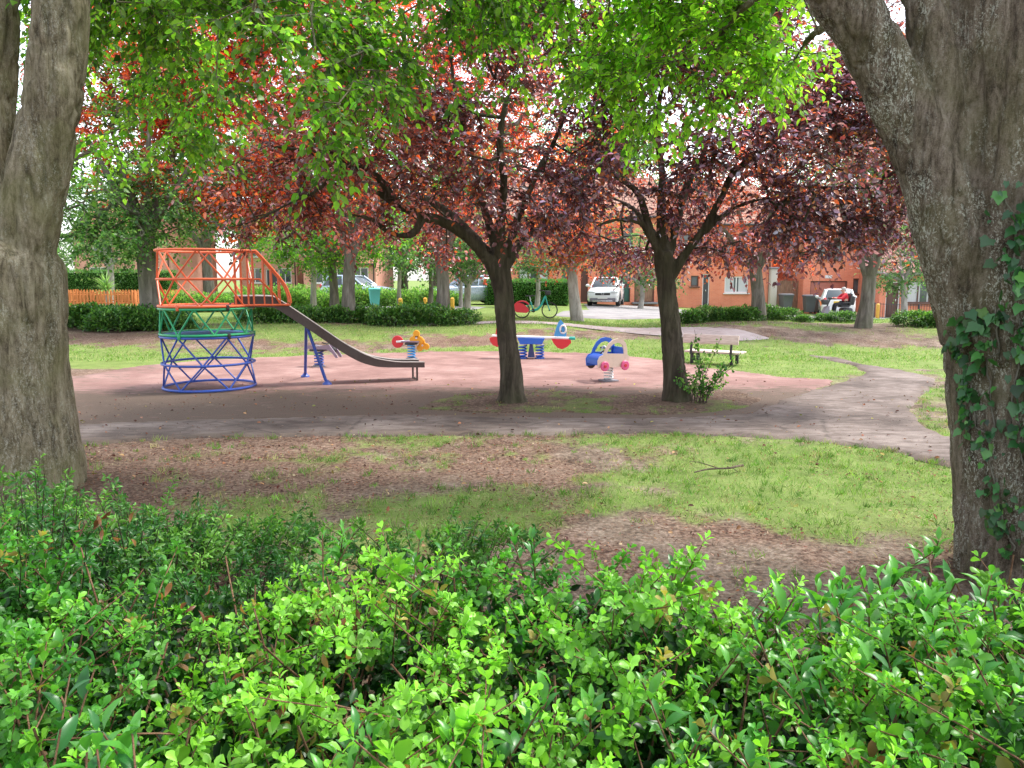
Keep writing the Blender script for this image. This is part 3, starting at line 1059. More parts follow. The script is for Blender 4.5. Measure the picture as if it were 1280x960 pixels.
def climbing_frame():
    C0 = at(263, 484, 12.4)
    cx, cy = C0[0], 12.4
    R = .705
    t = thing('climbing_frame', 'round tubular climbing frame in blue, green and orange-red tiers with a dark slide', 'climbing frame', (cx, cy, .006))
    Z = [.03, .415, .845, .885, 1.285, 1.325, 1.745, 2.19]
    N = 6

    def hoop(z, mat, parent, r=.019, name='hoop'):
        return MB().ring((0, 0, z), R, r, 'z', 48, 8).build(name, mat, parent)

    def lattice(z0, z1, ph, mat, parent, skip=lambda a: False, r=.0145, N=6):
        for k in range(N):
            for s in (-.5, .5):
                a0 = ph + 2 * pi * k / N
                a1 = a0 + s * 2 * pi / N
                if skip((a0 + a1) / 2): continue
                p = [(R * cos(a0), R * sin(a0), z0), (R * cos(a1), R * sin(a1), z1)]
                MB().tube(p, r, 7).build('strut', mat, parent)

    tiers = [('blue_tier', P_BLUE, [0, 1, 2], .25), ('green_tier', P_GREEN, [3, 4], .78), ('red_tier', P_RED, [5, 6, 7], .25)]
    for nm, mat, idx, ph in tiers:
        base = MB().ring((0, 0, Z[idx[0]]), R, .021, 'z', 48, 8).build(nm, mat, t)
        for j in idx[1:]:
            hoop(Z[j], mat, base)
        sk = (lambda a: abs(((a + pi) % (2 * pi)) - pi) < .42) if nm == 'red_tier' else (lambda a: False)
        for a, b in zip(idx[:-1], idx[1:]):
            lattice(Z[a], Z[b], ph + (pi / N if a % 2 else 0), mat, base, sk, .0145, 8 if nm == 'green_tier' else 6)
        # clamps that join this tier to the one below
        if idx[0] > 0:
            for k in range(6):
                an = k * pi / 3 + .3
                MB().box((R * cos(an), R * sin(an), Z[idx[0]] - .02), (.06, .05, .085), rotz(an), .01).build('clamp', P_BLACK if k % 2 else mat, base)
    MB().disc((0, 0, .868), R - .03, .03, 'z', 44).build('lower_deck', P_DISC, t)
    dk = MB().disc((0, 0, 1.305), R - .03, .028, 'z', 44).build('upper_deck', paint('red_deck_paint', (.30, .09, .07), .6, wear=.6), t)
    # access ring of the lower deck
    # slide -------------------------------------------------------------
    e0 = np.array([R * .62, .05, 0]); endw = at(527, 457, 13.45); e1 = np.array([endw[0] - cx, endw[1] - cy, 0])
    dirv = e1 - e0; Ls = np.linalg.norm(dirv[:2]); dirv = dirv / Ls
    nrm = np.array([-dirv[1], dirv[0], 0])
    prof = [(0, 1.355), (.52, 1.35), (.66, 1.31), (1.0, 1.075), (1.35, .82), (1.65, .60), (1.9, .445), (2.1, .365), (2.35, .315), (Ls, .285)]
    S = spline([(a, 0, b) for a, b in prof], 46)

    def P(s, z, w): return e0 + dirv * s + nrm * w + np.array([0, 0, z])
    hw = .22
    secs = [[P(q[0], q[2], -hw), P(q[0], q[2] - .02, -hw), P(q[0], q[2] - .02, hw), P(q[0], q[2], hw)] for q in S]
    sl = MB().loft(secs).build('slide', P_STEEL, t)
    for sgn in (-1, 1):
        secs = []
        for q in S:
            hgt = .115 if q[0] < 1.9 else .115 - .085 * min(1, (q[0] - 1.9) / .7)
            w0, w1 = sgn * (hw + .003), sgn * (hw + .028)
            secs.append([P(q[0], q[2] - .055, w0), P(q[0], q[2] - .055, w1), P(q[0], q[2] + hgt, w1), P(q[0], q[2] + hgt, w0)])
        MB().loft(secs).build('slide_side', P_MAROON, sl)
        trim = [P(q[0], q[2] + (.115 if q[0] < 1.9 else .115 - .085 * min(1, (q[0] - 1.9) / .7)) + .008, sgn * (hw + .0155)) for q in S]
        MB().tube(trim, .014, 6).build('edge_trim', P_STEEL, sl)
    # A-shaped support and end legs
    for (u, v, Y) in ((381.5, 470, 13.75), (409, 481, 12.75)):
        f = at(u, v, Y); f = np.array([f[0] - cx, f[1] - cy, 0])
        s0 = np.dot(f - e0, dirv); s0 = 1.12
        zt = np.interp(s0, S[:, 0], S[:, 2]) - .05
        sg = 1 if Y > 13.2 else -1
        top = P(s0, zt, sg * (hw - .06))
        lg = MB().tube([top, top * .1 + f * .9, f + np.array([0, 0, .03])], [.026, .026, .027], 10).build('support_leg', P_BLUE, t)
        MB().lathe([(0, .07), (.03, .07), (.045, .045), (.075, .02), (.078, 0), (0, 0)], f).build('foot', P_BLUE, lg)
    for sg in (-1, 1):
        a = P(Ls - .12, .28, sg * hw * .8)
        MB().tube([a, a * [1, 1, 0]], .018, 8).build('slide_leg', P_MAROON, t)
    MB().tube([P(Ls - .12, .02, -hw * .8), P(Ls - .12, .02, hw * .8)], .014, 6).build('leg_tie', P_MAROON, t)
    # entry gate: rails leaning out along the slide, with bars
    for sg in (-1, 1):
        w = sg * (hw + .085)
        s_in = .04
        top = [P(s_in - .02, 2.185, w), P(.30, 2.185, w), P(.40, 2.14, w), P(.74, 1.72, w), P(.84, 1.50, w), P(.86, 1.36, w)]
        g = MB().tube(spline(top[:1] + top[1:], 30), .019, 8).build('gate_rail', P_RED, t)
        MB().tube([P(s_in, 1.745, w), P(.40, 1.745, w), P(.62, 1.50, w), P(.70, 1.345, w)], .015, 7).build('mid_rail', P_RED, g)
        for s0, zt in ((.03, 2.18), (.12, 2.18), (.22, 2.18), (.30, 2.18), (.46, 2.06), (.58, 1.91), (.70, 1.76)):
            MB().tube([P(s0, 1.335, w), P(s0, zt, w)], .016 if s0 < .4 else .012, 7).build('bar', P_RED, g)
        MB().tube([P(-.05, 1.335, w), P(.86, 1.335, w)], .018, 7).build('bottom_rail', P_RED, g)


climbing_frame()


def car_rider():
    c = at(760.5, 478, 13.2)
    t = thing('spring_rider', 'car-shaped spring rider with a blue side, a cream side and pink wheels', 'spring rider', (c[0], c[1], .006), radians(24))
    MB().box((0, 0, .012), (.26, .26, .024), None, .006).build('base_plate', P_GREY, t)
    coil((0, 0), .075, .024, .27, 5.2, .013, P_WHITE, 'spring', t)
    MB().box((0, 0, .285), (.30, .30, .03), None, .008).build('mounting_plate', P_GREY, t)
    # outline of one side: bonnet, cabin arch, boot
    body = [(-.33, .26), (-.34, .38), (-.30, .45), (-.20, .49), (-.17, .50), (.20, .48), (.27, .45), (.28, .30), (.24, .26)]
    arch_o = [(-.235, .47), (-.20, .56), (-.13, .665), (-.05, .725), (.05, .745), (.15, .725), (.21, .66), (.235, .55), (.24, .46)]
    arch_i = [(.175, .46), (.165, .55), (.14, .63), (.09, .665), (.03, .675), (-.04, .655), (-.10, .61), (-.15, .54), (-.175, .47)]

    def side(y, mat, wheelmat, nm):
        p = MB().prism(body, y - .011, y + .011).prism(arch_o + arch_i, y - .013, y + .013).build(nm, mat, t)
        for x in (-.215, .185):
            w = MB().disc((x, y - .03 if y < 0 else y + .03, .285), .082, .035, 'y', 24).build('wheel', wheelmat, p)
            MB().disc((x, y - .05 if y < 0 else y + .05, .285), .028, .012, 'y', 14).build('hub_cap', P_PLRED, p)
        return p
    near = side(-.20, P_CREAM, P_PINK, 'side_panel')
    far = side(.20, P_PLBLUE, P_MAROON, 'side_panel')
    MB().box((.10, 0, .40), (.20, .376, .03), None, .01).build('seat', P_PLBLUE, t)
    MB().box((.20, 0, .50), (.025, .376, .17), roty(.12), .008).build('backrest', P_PLBLUE, t)
    MB().prism([(-.33, .31), (-.335, .38), (-.30, .44), (-.20, .48), (-.19, .45), (-.28, .41), (-.30, .31)], -.187, .187).build('bonnet', P_PLBLUE, t)
    sw = MB().tube([(-.20, 0, .46), (-.10, 0, .53)], .012, 8).build('steering_column', P_BLACK, t)
    MB().ring((0, 0, 0), .075, .012, 'x', 24, 7).build('steering_wheel', P_WHITE, sw).location = (-.095, 0, .535)
    MB().tube([(-.06, -.187, .57), (-.06, .187, .57)], .014, 8).build('hand_bar', P_DKBLUE, t)


car_rider()


def seesaw():
    c = at(664, 447, 17.0)
    t = thing('spring_seesaw', 'blue spring see-saw with a white board and a red and light blue animal seat', 'see-saw', (c[0], c[1], .006), radians(-3))
    for x in (-.19, .19):
        MB().disc((x, 0, .012), .11, .024, 'z', 20).build('base_plate', P_PLBLUE, t)
        coil((x, 0), .085, .02, .30, 4.3, .017, P_PLBLUE, 'spring', t)
        MB().disc((x, 0, .315), .105, .03, 'z', 20).build('spring_cap', P_WHITE, t)
    MB().prism([(-.08, .03), (.08, .03), (.05, .2), (.03, .34), (-.03, .34), (-.05, .2)], -.10, .10).build('centre_block', P_DKBLUE, t)
    MB().prism([(-.24, .33), (.24, .33), (.30, .455), (-.30, .455)], -.15, .15).build('cradle', P_PLBLUE, t)
    MB().box((.03, 0, .478), (1.80, .20, .04), roty(.03), .01).build('board', P_WHITE, t)
    # right seat: red belly panels below, light-blue fin-shaped back above
    R_ = lambda x0: [(x0 - .26, .45), (x0 + .17, .43), (x0 + .18, .36), (x0 + .09, .27), (x0 - .02, .22), (x0 - .12, .25), (x0 - .20, .34)]
    for y in (-.125, .125):
        MB().prism(R_(.70), y - .012, y + .012).build('belly_panel', P_PLRED, t)
    fin = [(.50, .50), (.54, .66), (.59, .80), (.645, .865), (.70, .80), (.75, .70), (.775, .58), (.77, .49)]
    b = MB().prism(fin, -.012 - .06, .012 - .06).build('fin_panel', P_SKYBL, t)
    MB().ring((.70, -.083, .655), .062, .020, 'y', 26, 7, .085).build('ring_mark', P_WHITE, b)
    MB().tube([(.66, -.20, .62), (.66, .20, .62)], .014, 8).build('handle', P_BLACK, t)
    MB().box((.90, 0, .452), (.14, .24, .06), None, .015).build('bumper', P_TEAL, t)
    # left seat
    for y in (-.125, .125):
        MB().prism([(-.92, .46), (-.62, .47), (-.66, .34), (-.74, .26), (-.84, .30), (-.90, .38)], y - .012, y + .012).build('belly_panel', P_PLRED, t)
    fin2 = [(-.80, .51), (-.78, .66), (-.70, .74), (-.63, .70), (-.60, .60), (-.60, .51)]
    MB().prism(fin2, -.012 + .06, .012 + .06).build('fin_panel', P_PLRED, t)
    MB().tube([(-.68, -.18, .63), (-.68, .18, .63)], .014, 8).build('handle', P_BLACK, t)


seesaw()


def flower_rider():
    c = at(514.5, 448, 16.9)
    t = thing('spring_rider', 'spring rider with a round red panel and two yellow flower-shaped panels', 'spring rider', (c[0], c[1], .006), radians(-12))
    MB().disc((0, 0, .012), .13, .024, 'z', 20).build('base_plate', P_GREY, t)
    coil((0, 0), .082, .02, .32, 5.0, .015, P_SKYBL, 'spring', t)
    MB().box((0, 0, .34), (.24, .22, .045), None, .01).build('mounting_plate', P_BLACK, t)
    MB().box((0, 0, .385), (.42, .20, .035), None, .012).build('seat', P_MAUVE, t)
    MB().disc((-.31, -.02, .375), .135, .03, 'y', 30).build('tail_disc', P_PLRED, t)
    MB().tube([(-.33, -.04, .375), (-.15, -.04, .39)], .025, 8).build('link_bar', P_WHITE, t)

    def flower(cx, cz, r, rot, y):
        m = MB()
        m.disc((cx, y, cz), r * .62, .028, 'y', 24)
        for k in range(3):
            a = rot + k * 2 * pi / 3
            m.disc((cx + r * .62 * cos(a), y, cz + r * .62 * sin(a)), r * .52, .0292 + .001 * k, 'y', 22)
        f = m.build('flower_panel', P_YEL, t)
        MB().disc((cx, y - .021, cz), r * .16, .012, 'y', 12).build('bolt_cap', P_WHITE, f)
    flower(.14, .47, .15, pi / 2, -.05)
    flower(.24, .30, .14, -.3, .06)
    MB().tube([(.16, -.17, .50), (.16, .17, .50)], .014, 8).build('handle', P_BLACK, t)


flower_rider()


def grey_rider():
    c = at(399, 459, 15.4)
    t = thing('spring_rider', 'grey motorbike-like spring rider on a blue spring, half hidden behind the slide', 'spring rider', (c[0], c[1], .006), radians(-14))
    MB().disc((0, 0, .012), .13, .024, 'z', 20).build('base_plate', P_GREY, t)
    coil((0, 0), .085, .02, .31, 5.2, .015, P_BLUE, 'spring', t)
    MB().box((0, 0, .335), (.30, .22, .04), None, .01).build('mounting_plate', P_BLACK, t)
    m = [(-.27, .36), (-.25, .42), (-.12, .44), (.02, .41), (.16, .44), (.28, .46), (.36, .36), (.44, .26), (.47, .20), (.42, .19), (.34, .29), (.22, .36), (0, .355)]
    for y in (-.09, .09):
        MB().prism(m, y - .012, y + .012).build('side_panel', P_MAUVE, t)
    MB().box((-.08, 0, .41), (.26, .155, .03), None, .01).build('seat', P_GREY, t)
    MB().disc((.32, 0, .34), .06, .14, 'y', 18).build('front_wheel', P_BLACK, t)
    MB().tube([(.20, -.2, .50), (.18, 0, .46), (.20, .2, .50)], .014, 8).build('handlebar', P_BLACK, t)


grey_rider()


# ------------------------------------------------------------------ bench
def bench():
    a = gph(905, 456); Y = a[1]
    p0, p1 = at(857, 424, Y + .35), at(921, 431, Y - .25)
    c = (p0 + p1) / 2
    ang = atan2(p1[1] - p0[1], p1[0] - p0[0])
    W = N = Nodes('weathered_timber')
    v = N.coord('Object', (1.5, 14, 14))
    n = N.noise(v, 4, 5, .6)
    wood = N.done(N.bsdf(N.ramp(n, [(.3, (.42, .32, .27)), (.5, (.60, .48, .42)), (.7, (.74, .63, .57))]), .75, 0, N.bump(n, .4, .004)))
    L = np.linalg.norm((p1 - p0)[:2]) * 1.08
    t = thing('park_bench', 'weathered wooden bench with a plank back on the grass edge beyond the path', 'bench', (c[0], c[1], hz1(c[0], c[1])), ang)
    H = at(888, 424, c[1])[2] - hz1(c[0], c[1])
    # faces the playground (local +y), so the backrest is on the viewer's side only if turned; plank back
    MB().box((0, -.02, H), (L, .04, .19), rotx(-.16), .006).build('backrest', wood, t)
    for y in (.12, .29, .46):
        MB().box((0, y, H - .28), (L, .15, .04), None, .006).build('seat_plank', wood, t)
    for x in (-L * .36, L * .36):
        lg = MB().box((x, .08, (H - .3) / 2), (.06, .06, H - .3), None, .006).box((x, .44, (H - .3) / 2), (.06, .061, H - .3), None, .006).build('leg', P_BLACK, t)
        MB().box((x, .26, H - .315), (.05, .44, .03), None, .004).build('seat_bearer', P_BLACK, lg)
        MB().box((x, .035, H - .12), (.045, .035, .42), rotx(-.16), .004).build('back_bracket', P_BLACK, lg)


bench()


# ------------------------------------------------------------------ bicycle
def bicycle():
    g = gph(671, 402)
    Y = 25.6
    c = at(670, 402, Y)
    z = hz1(c[0], Y)
    t = thing('bicycle', 'turquoise step-through bicycle with a red rear guard parked on the grass', 'bicycle', (c[0], Y, z), radians(-6))
    xr, xf, r = -.52, .50, .30
    t.scale = (.9, .9, .9)
    for x in (xr, xf):
        w = MB().ring((x, 0, r), r - .022, .022, 'y', 36, 8).build('wheel', P_RUBBER, t)
        m = MB()
        for k in range(14):
            a = 2 * pi * k / 14
            m.tube([(x, .012 * (-1) ** k, r), (x + (r - .03) * cos(a), 0, r + (r - .03) * sin(a))], .0022, 4)
        m.build('spokes', P_CHROME, w)
        MB().disc((x, 0, r), .03, .09, 'y', 14).build('hub', P_BLACK, w)
    MB().tube([(-.10, 0, .29), (.05, 0, .33), (.20, 0, .50), (.33, 0, .80)], [.045, .045, .042, .036], 12).tube([(-.10, 0, .29), (-.20, 0, .62)], .024, 10) \
        .tube([(-.10, .06, .29), (xr, .06, r)], .014, 8).tube([(-.10, -.06, .29), (xr, -.06, r)], .014, 8).tube([(-.18, 0, .55), (xr, .05, r)], .013, 8).tube([(-.18, 0, .55), (xr, -.05, r)], .013, 8).build('frame', P_TEAL, t)
    MB().tube([(.345, 0, .84), (.375, 0, .68)], .024, 10).tube([(.375, .055, .68), (xf, .055, r)], .017, 8).tube([(.375, -.055, .68), (xf, -.055, r)], .017, 8).tube([(.375, -.06, .68), (.375, .06, .68)], .02, 8).build('fork', P_TEAL, t)
    h = MB().tube([(.345, 0, .83), (.33, 0, .98)], .016, 8).tube([(.22, -.28, 1.02), (.33, -.12, 1.0), (.34, 0, .98), (.33, .12, 1.0), (.22, .28, 1.02)], .012, 8).build('handlebar', P_BLACK, t)
    for s in (-1, 1):
        MB().tube([(.24, s * .26, 1.018), (.14, s * .30, 1.02)], .017, 8).build('grip', P_RUBBER, h)
    MB().box((.44, 0, .93), (.18, .24, .16), None, .03).build('front_basket', P_BLACK, t)
    sp = MB().tube([(-.20, 0, .60), (-.235, 0, .80)], .014, 8).build('seat_post', P_CHROME, t)
    MB().prism([(-.40, .80), (-.38, .85), (-.25, .845), (-.06, .84), (-.05, .82), (-.2, .80)], -.05, .05).build('saddle', P_BLACK, sp)
    arc = [(-.86, .42), (-.78, .54), (-.62, .58), (-.46, .52), (-.30, .38), (-.24, .28), (-.34, .20), (-.70, .22), (-.82, .30)]
    MB().prism(arc, .065, .08).prism(arc, -.08, -.065).build('rear_guard', P_PLRED, t)
    MB().tube([(xr + .325 * cos(a), 0, r + .325 * sin(a)) for a in np.linspace(radians(40), radians(190), 16)], .03, 8).build('rear_mudguard', P_PLRED, t)
    cr = MB().disc((-.10, 0, .29), .075, .10, 'y', 18).build('crankset', P_BLACK, t)
    MB().box((-.20, -.12, .24), (.09, .09, .02), None, .004).build('pedal', P_BLACK, cr)
    MB().box((.0, .12, .34), (.09, .09, .02), None, .004).build('pedal', P_BLACK, cr)


bicycle()


# ------------------------------------------------------------------ vehicles
def glass_mat(name, col=(.03, .04, .045), rough=.06):
    N = Nodes(name)
    n = N.noise(N.coord('Object'), .8, 3)
    return N.done(N.bsdf(N.ramp(n, [(.3, col), (.7, tuple(c * 2.2 + .02 for c in col))]), rough, spec=.8))


GLASS = glass_mat('dark_glass')
LAMPG = paint('headlamp_glass', (.62, .64, .66), .12, wear=.05, coat=.5)
TAILR = paint('tail_lamp_red', (.45, .02, .02), .2, wear=.05, coat=.5)
PLATE_Y = paint('yellow_plate', (.75, .52, .03), .4, wear=.1)
PLATE_W = paint('white_plate', (.75, .75, .73), .4, wear=.1)


def car(name, label, mat, loc, rz, L=4.5, Wd=1.85, H=1.62, clear=.22, wheel=.35, hood=.98, cab=(-.95, 1.85), cladding=True, face='front', group=None):
    """front points to local -y"""
    t = thing(name, label, 'car', loc, rz, group)
    h = Wd / 2
    y0, y1 = -L / 2, L / 2

    def sec(y, w, zb, zt, crown=.03):
        q = [(-w * .90, zb), (-w * .985, zb + .10), (-w, (zb + zt) * .5), (-w * .97, zt - .10), (-w * .86, zt - .015), (-w * .45, zt + crown * .8), (0, zt + crown)]
        q = q + [(-a, b) for a, b in q[::-1][1:]]
        return [(a, y, b) for a, b in q]
    belt = hood
    body = [sec(y0, h * .72, clear + .16, .66, .0), sec(y0 + .05, h * .86, clear + .04, .76, .01), sec(y0 + .25, h * .96, clear, belt - .10), sec(y0 + .8, h * .99, clear, belt - .02),
            sec(y0 + 1.3, h, clear, belt + .03), sec(0, h, clear, belt + .07), sec(y1 - .8, h, clear, belt + .09), sec(y1 - .25, h * .97, clear, belt + .06), sec(y1 - .05, h * .88, clear + .05, belt - .02), sec(y1, h * .76, clear + .14, belt - .14, 0)]
    b = MB().loft(body).build('body', mat, t)
    c0, c1 = cab
    zb = belt + .06

    def ringc(z, a, c, w, rr=.12):
        return [(-w + rr, a, z), (w - rr, a, z), (w, a + rr * 1.5, z), (w, c - rr, z), (w - rr, c, z), (-w + rr, c, z), (-w, c - rr, z), (-w, a + rr * 1.5, z)]
    g = MB().loft([ringc(zb - .12, c0 - .06, c1 + .12, h * .90), ringc(zb, c0, c1 + .06, h * .885), ringc(H - .10, c0 + .72, c1 - .30, h * .70), ringc(H - .055, c0 + .82, c1 - .38, h * .66)], True, False).build('windows', GLASS, t)
    MB().loft([ringc(H - .075, c0 + .70, c1 - .30, h * .715), ringc(H - .03, c0 + .78, c1 - .34, h * .69), ringc(H, c0 + 1.0, c1 - .55, h * .55)], True, True).build('roof', mat, t)
    for s in (-1, 1):
        for q0, q1, r in (((s * h * .86, c0 + .02, zb - .03), (s * h * .695, c0 + .73, H - .07), .045), ((s * h * .885, c0 + 1.25, zb - .03), (s * h * .715, c0 + 1.35, H - .07), .04),
                          ((s * h * .87, c1 + .02, zb - .03), (s * h * .70, c1 - .33, H - .07), .07)):
            MB().tube([q0, q1], r, 7).build('roof_pillar', mat, t)
    for sx in (-1, 1):
        for y in (y0 + .85, y1 - .82):
            w = MB().lathe([(wheel * .62, -.10), (wheel * .93, -.115), (wheel, -.06), (wheel, .06), (wheel * .93, .115), (wheel * .62, .10)], (sx * (h - .11), y, wheel), 'x', 28).build('wheel', P_RUBBER, t)
            m = MB().disc((sx * (h - .06), y, wheel), wheel * .22, .09, 'x', 16)
            for k in range(5):
                a = 2 * pi * k / 5
                m.tube([(sx * (h - .03), y, wheel), (sx * (h - .03), y + wheel * .6 * cos(a), wheel + wheel * .6 * sin(a))], .035, 6)
            m.ring((sx * (h - .03), y, wheel), wheel * .62, .02, 'x', 24, 6)
            m.build('rim', P_CHROME, w)
            if cladding:
                arch = [(y + (wheel + .07) * cos(a), wheel + (wheel + .07) * sin(a)) for a in np.linspace(0, pi, 14)]
                MB().tube([(sx * (h - .015), p, q) for p, q in arch], .045, 6).build('wheel_arch', P_BLACK, t)
        mr = MB().ellipsoid((sx * (h + .10), c0 + .30, zb + .06), (.11, .06, .08), 10, 6).tube([(sx * h * .88, c0 + .3, zb), (sx * (h + .06), c0 + .3, zb + .03)], .025, 6).build('door_mirror', mat, t)
        MB().ellipsoid((sx * h * .68, y0 + .13, belt - .22), (.22, .12, .085), 12, 8, rotz(sx * .35)).build('headlight', LAMPG, t)
        MB().ellipsoid((sx * h * .78, y1 - .10, belt - .04), (.11, .09, .17), 12, 8).build('tail_light', TAILR, t)
        for yy in (c0 + .98, c0 + 2.0):
            MB().box((sx * (h + .005), yy, belt - .06), (.02, .16, .025), None, .006).build('door_handle', mat, t)
    if cladding:
        MB().box((0, y0 + .10, clear + .13), (Wd * .80, .26, .20), None, .06).build('front_bumper', P_GREY, t)
        MB().box((0, y0 + .02, clear + .05), (Wd * .62, .14, .09), None, .03).build('skid_plate', P_CHROME, t)
    gr = MB().box((0, y0 + .03, .66), (Wd * .46, .09, .13), None, .03).build('grille', P_BLACK, t)
    MB().ring((0, y0 - .035, .67), .07, .012, 'y', 20, 6, .05).build('badge', P_CHROME, gr)
    MB().box((0, y0 - .045, .47), (.52, .02, .11), None, .004).build('number_plate', PLATE_W, t)
    MB().box((0, y1 + .012, .78), (.52, .02, .11), None, .004).build('number_plate', PLATE_Y, t)
    MB().box((0, y1 - .03, .42), (Wd * .74, .16, .18), None, .05).build('rear_bumper', P_GREY if cladding else mat, t)
    MB().tube([(-.25, c0 - .04, zb - .03), (.15, c0 + .06, zb + .03)], .012, 5).build('wiper', P_BLACK, t)
    return t


CARWHITE = paint('white_car_paint', (.78, .79, .80), .22, wear=.06, coat=.6)
CARSILVER = paint('silver_blue_car_paint', (.42, .50, .62), .25, .3, .06, coat=.6)
c = at(758, 383, 41.0)
c = at(757.5, 383, 43.0)
car('parked_car', 'white estate-type car facing the camera in front of the green garage door', CARWHITE, (c[0], 43.0, hz1(c[0], 43) + .02), radians(-12), 4.3, 1.74, 1.58, .24, .35)
c = at(1043, 385, 43.6)
car('parked_car', 'white hatchback seen from behind in front of the brown garage door', CARWHITE, (c[0], 43.4, hz1(c[0], 43.4) + .02), radians(161), 4.0, 1.78, 1.50, .18, .31, .90, (-.75, 1.85), False)
c = at(596, 372, 41.5)
car('parked_car', 'pale silver-blue car parked behind the left end of the clipped hedge', CARSILVER, (c[0] - .6, 41.0, hz1(c[0], 41) + .02), radians(-72), 4.2, 1.78, 1.50, .18, .31, .90, (-.75, 1.8), False)
c = at(448, 366, 43.0)
car('parked_car', 'pale blue car half hidden by the lime undergrowth left of the yellow posts', CARSILVER, (c[0], 43.0, hz1(c[0], 43) + .02), radians(70), 4.1, 1.76, 1.52, .18, .31, .90, (-.75, 1.8), False)


# ------------------------------------------------------------------ mobility scooter and rider
def scooter():
    Y = 37.5
    c = at(1046, 395, Y)
    z = hz1(c[0], Y) + .02
    t = thing('mobility_scooter', 'black and silver mobility scooter crossing the road in front of the white hatchback', 'mobility scooter', (c[0], Y, z), 0)
    MB().box((-.10, 0, .20), (.95, .48, .09), None, .03).build('deck', P_GREY, t)
    MB().box((.42, 0, .38), (.52, .54, .30), None, .09).build('rear_cowl', P_BLACK, t)
    MB().prism([(-.62, .18), (-.70, .34), (-.58, .58), (-.46, .62), (-.44, .30), (-.46, .18)], -.20, .20).build('front_cowl', P_GREY, t)
    tl = MB().tube([(-.54, 0, .50), (-.36, 0, .95)], .03, 8).build('tiller', P_BLACK, t)
    MB().tube([(-.24, -.27, .98), (-.36, -.14, .96), (-.36, .14, .96), (-.24, .27, .98)], .016, 7).build('handlebar', P_BLACK, tl)
    MB().box((-.38, 0, .99), (.12, .22, .09), None, .02).build('console', P_BLACK, tl)
    MB().box((-.62, 0, .80), (.26, .36, .24), None, .03).build('front_basket', P_BLACK, tl)
    MB().box((.30, 0, .60), (.44, .46, .10), None, .04).build('seat', P_BLACK, t)
    MB().box((.56, 0, .92), (.11, .44, .60), roty(.12), .05).build('backrest', P_BLACK, t)
    MB().box((.70, 0, .88), (.20, .36, .44), roty(.12), .09).build('rear_bag', P_BLACK, t)
    for s in (-1, 1):
        MB().box((.32, s * .28, .78), (.34, .06, .05), None, .02).build('armrest', P_BLACK, t)
        for x, r in ((-.56, .13), (.44, .16)):
            w = MB().lathe([(r * .5, -.045), (r * .95, -.05), (r, 0), (r * .95, .05), (r * .5, .045)], (x, s * .27, r), 'y', 20).build('wheel', P_RUBBER, t)
            MB().disc((x, s * .27, r), r * .55, .08, 'y', 14).build('rim', P_CHROME, w)
    return t, c[0], Y, z


def skin_body(name, joints, edges, root, sub=2):
    me = bpy.data.meshes.new(name)
    keys = list(joints)
    me.from_pydata([joints[k][0] for k in keys], [(keys.index(a), keys.index(b)) for a, b in edges], [])
    o = bpy.data.objects.new('tmp', me); COL.objects.link(o)
    m = o.modifiers.new('s', 'SKIN')
    for i, k in enumerate(keys):
        r = joints[k][1]
        me.skin_vertices[0].data[i].radius = (r, r) if np.isscalar(r) else r
        me.skin_vertices[0].data[i].use_root = (k == root)
    s = o.modifiers.new('u', 'SUBSURF'); s.levels = sub; s.render_levels = sub
    dg = bpy.context.evaluated_depsgraph_get(); dg.update()
    out = bpy.data.meshes.new_from_object(o.evaluated_get(dg))
    bpy.data.objects.remove(o)
    out.polygons.foreach_set('use_smooth', np.ones(len(out.polygons), bool))
    return out


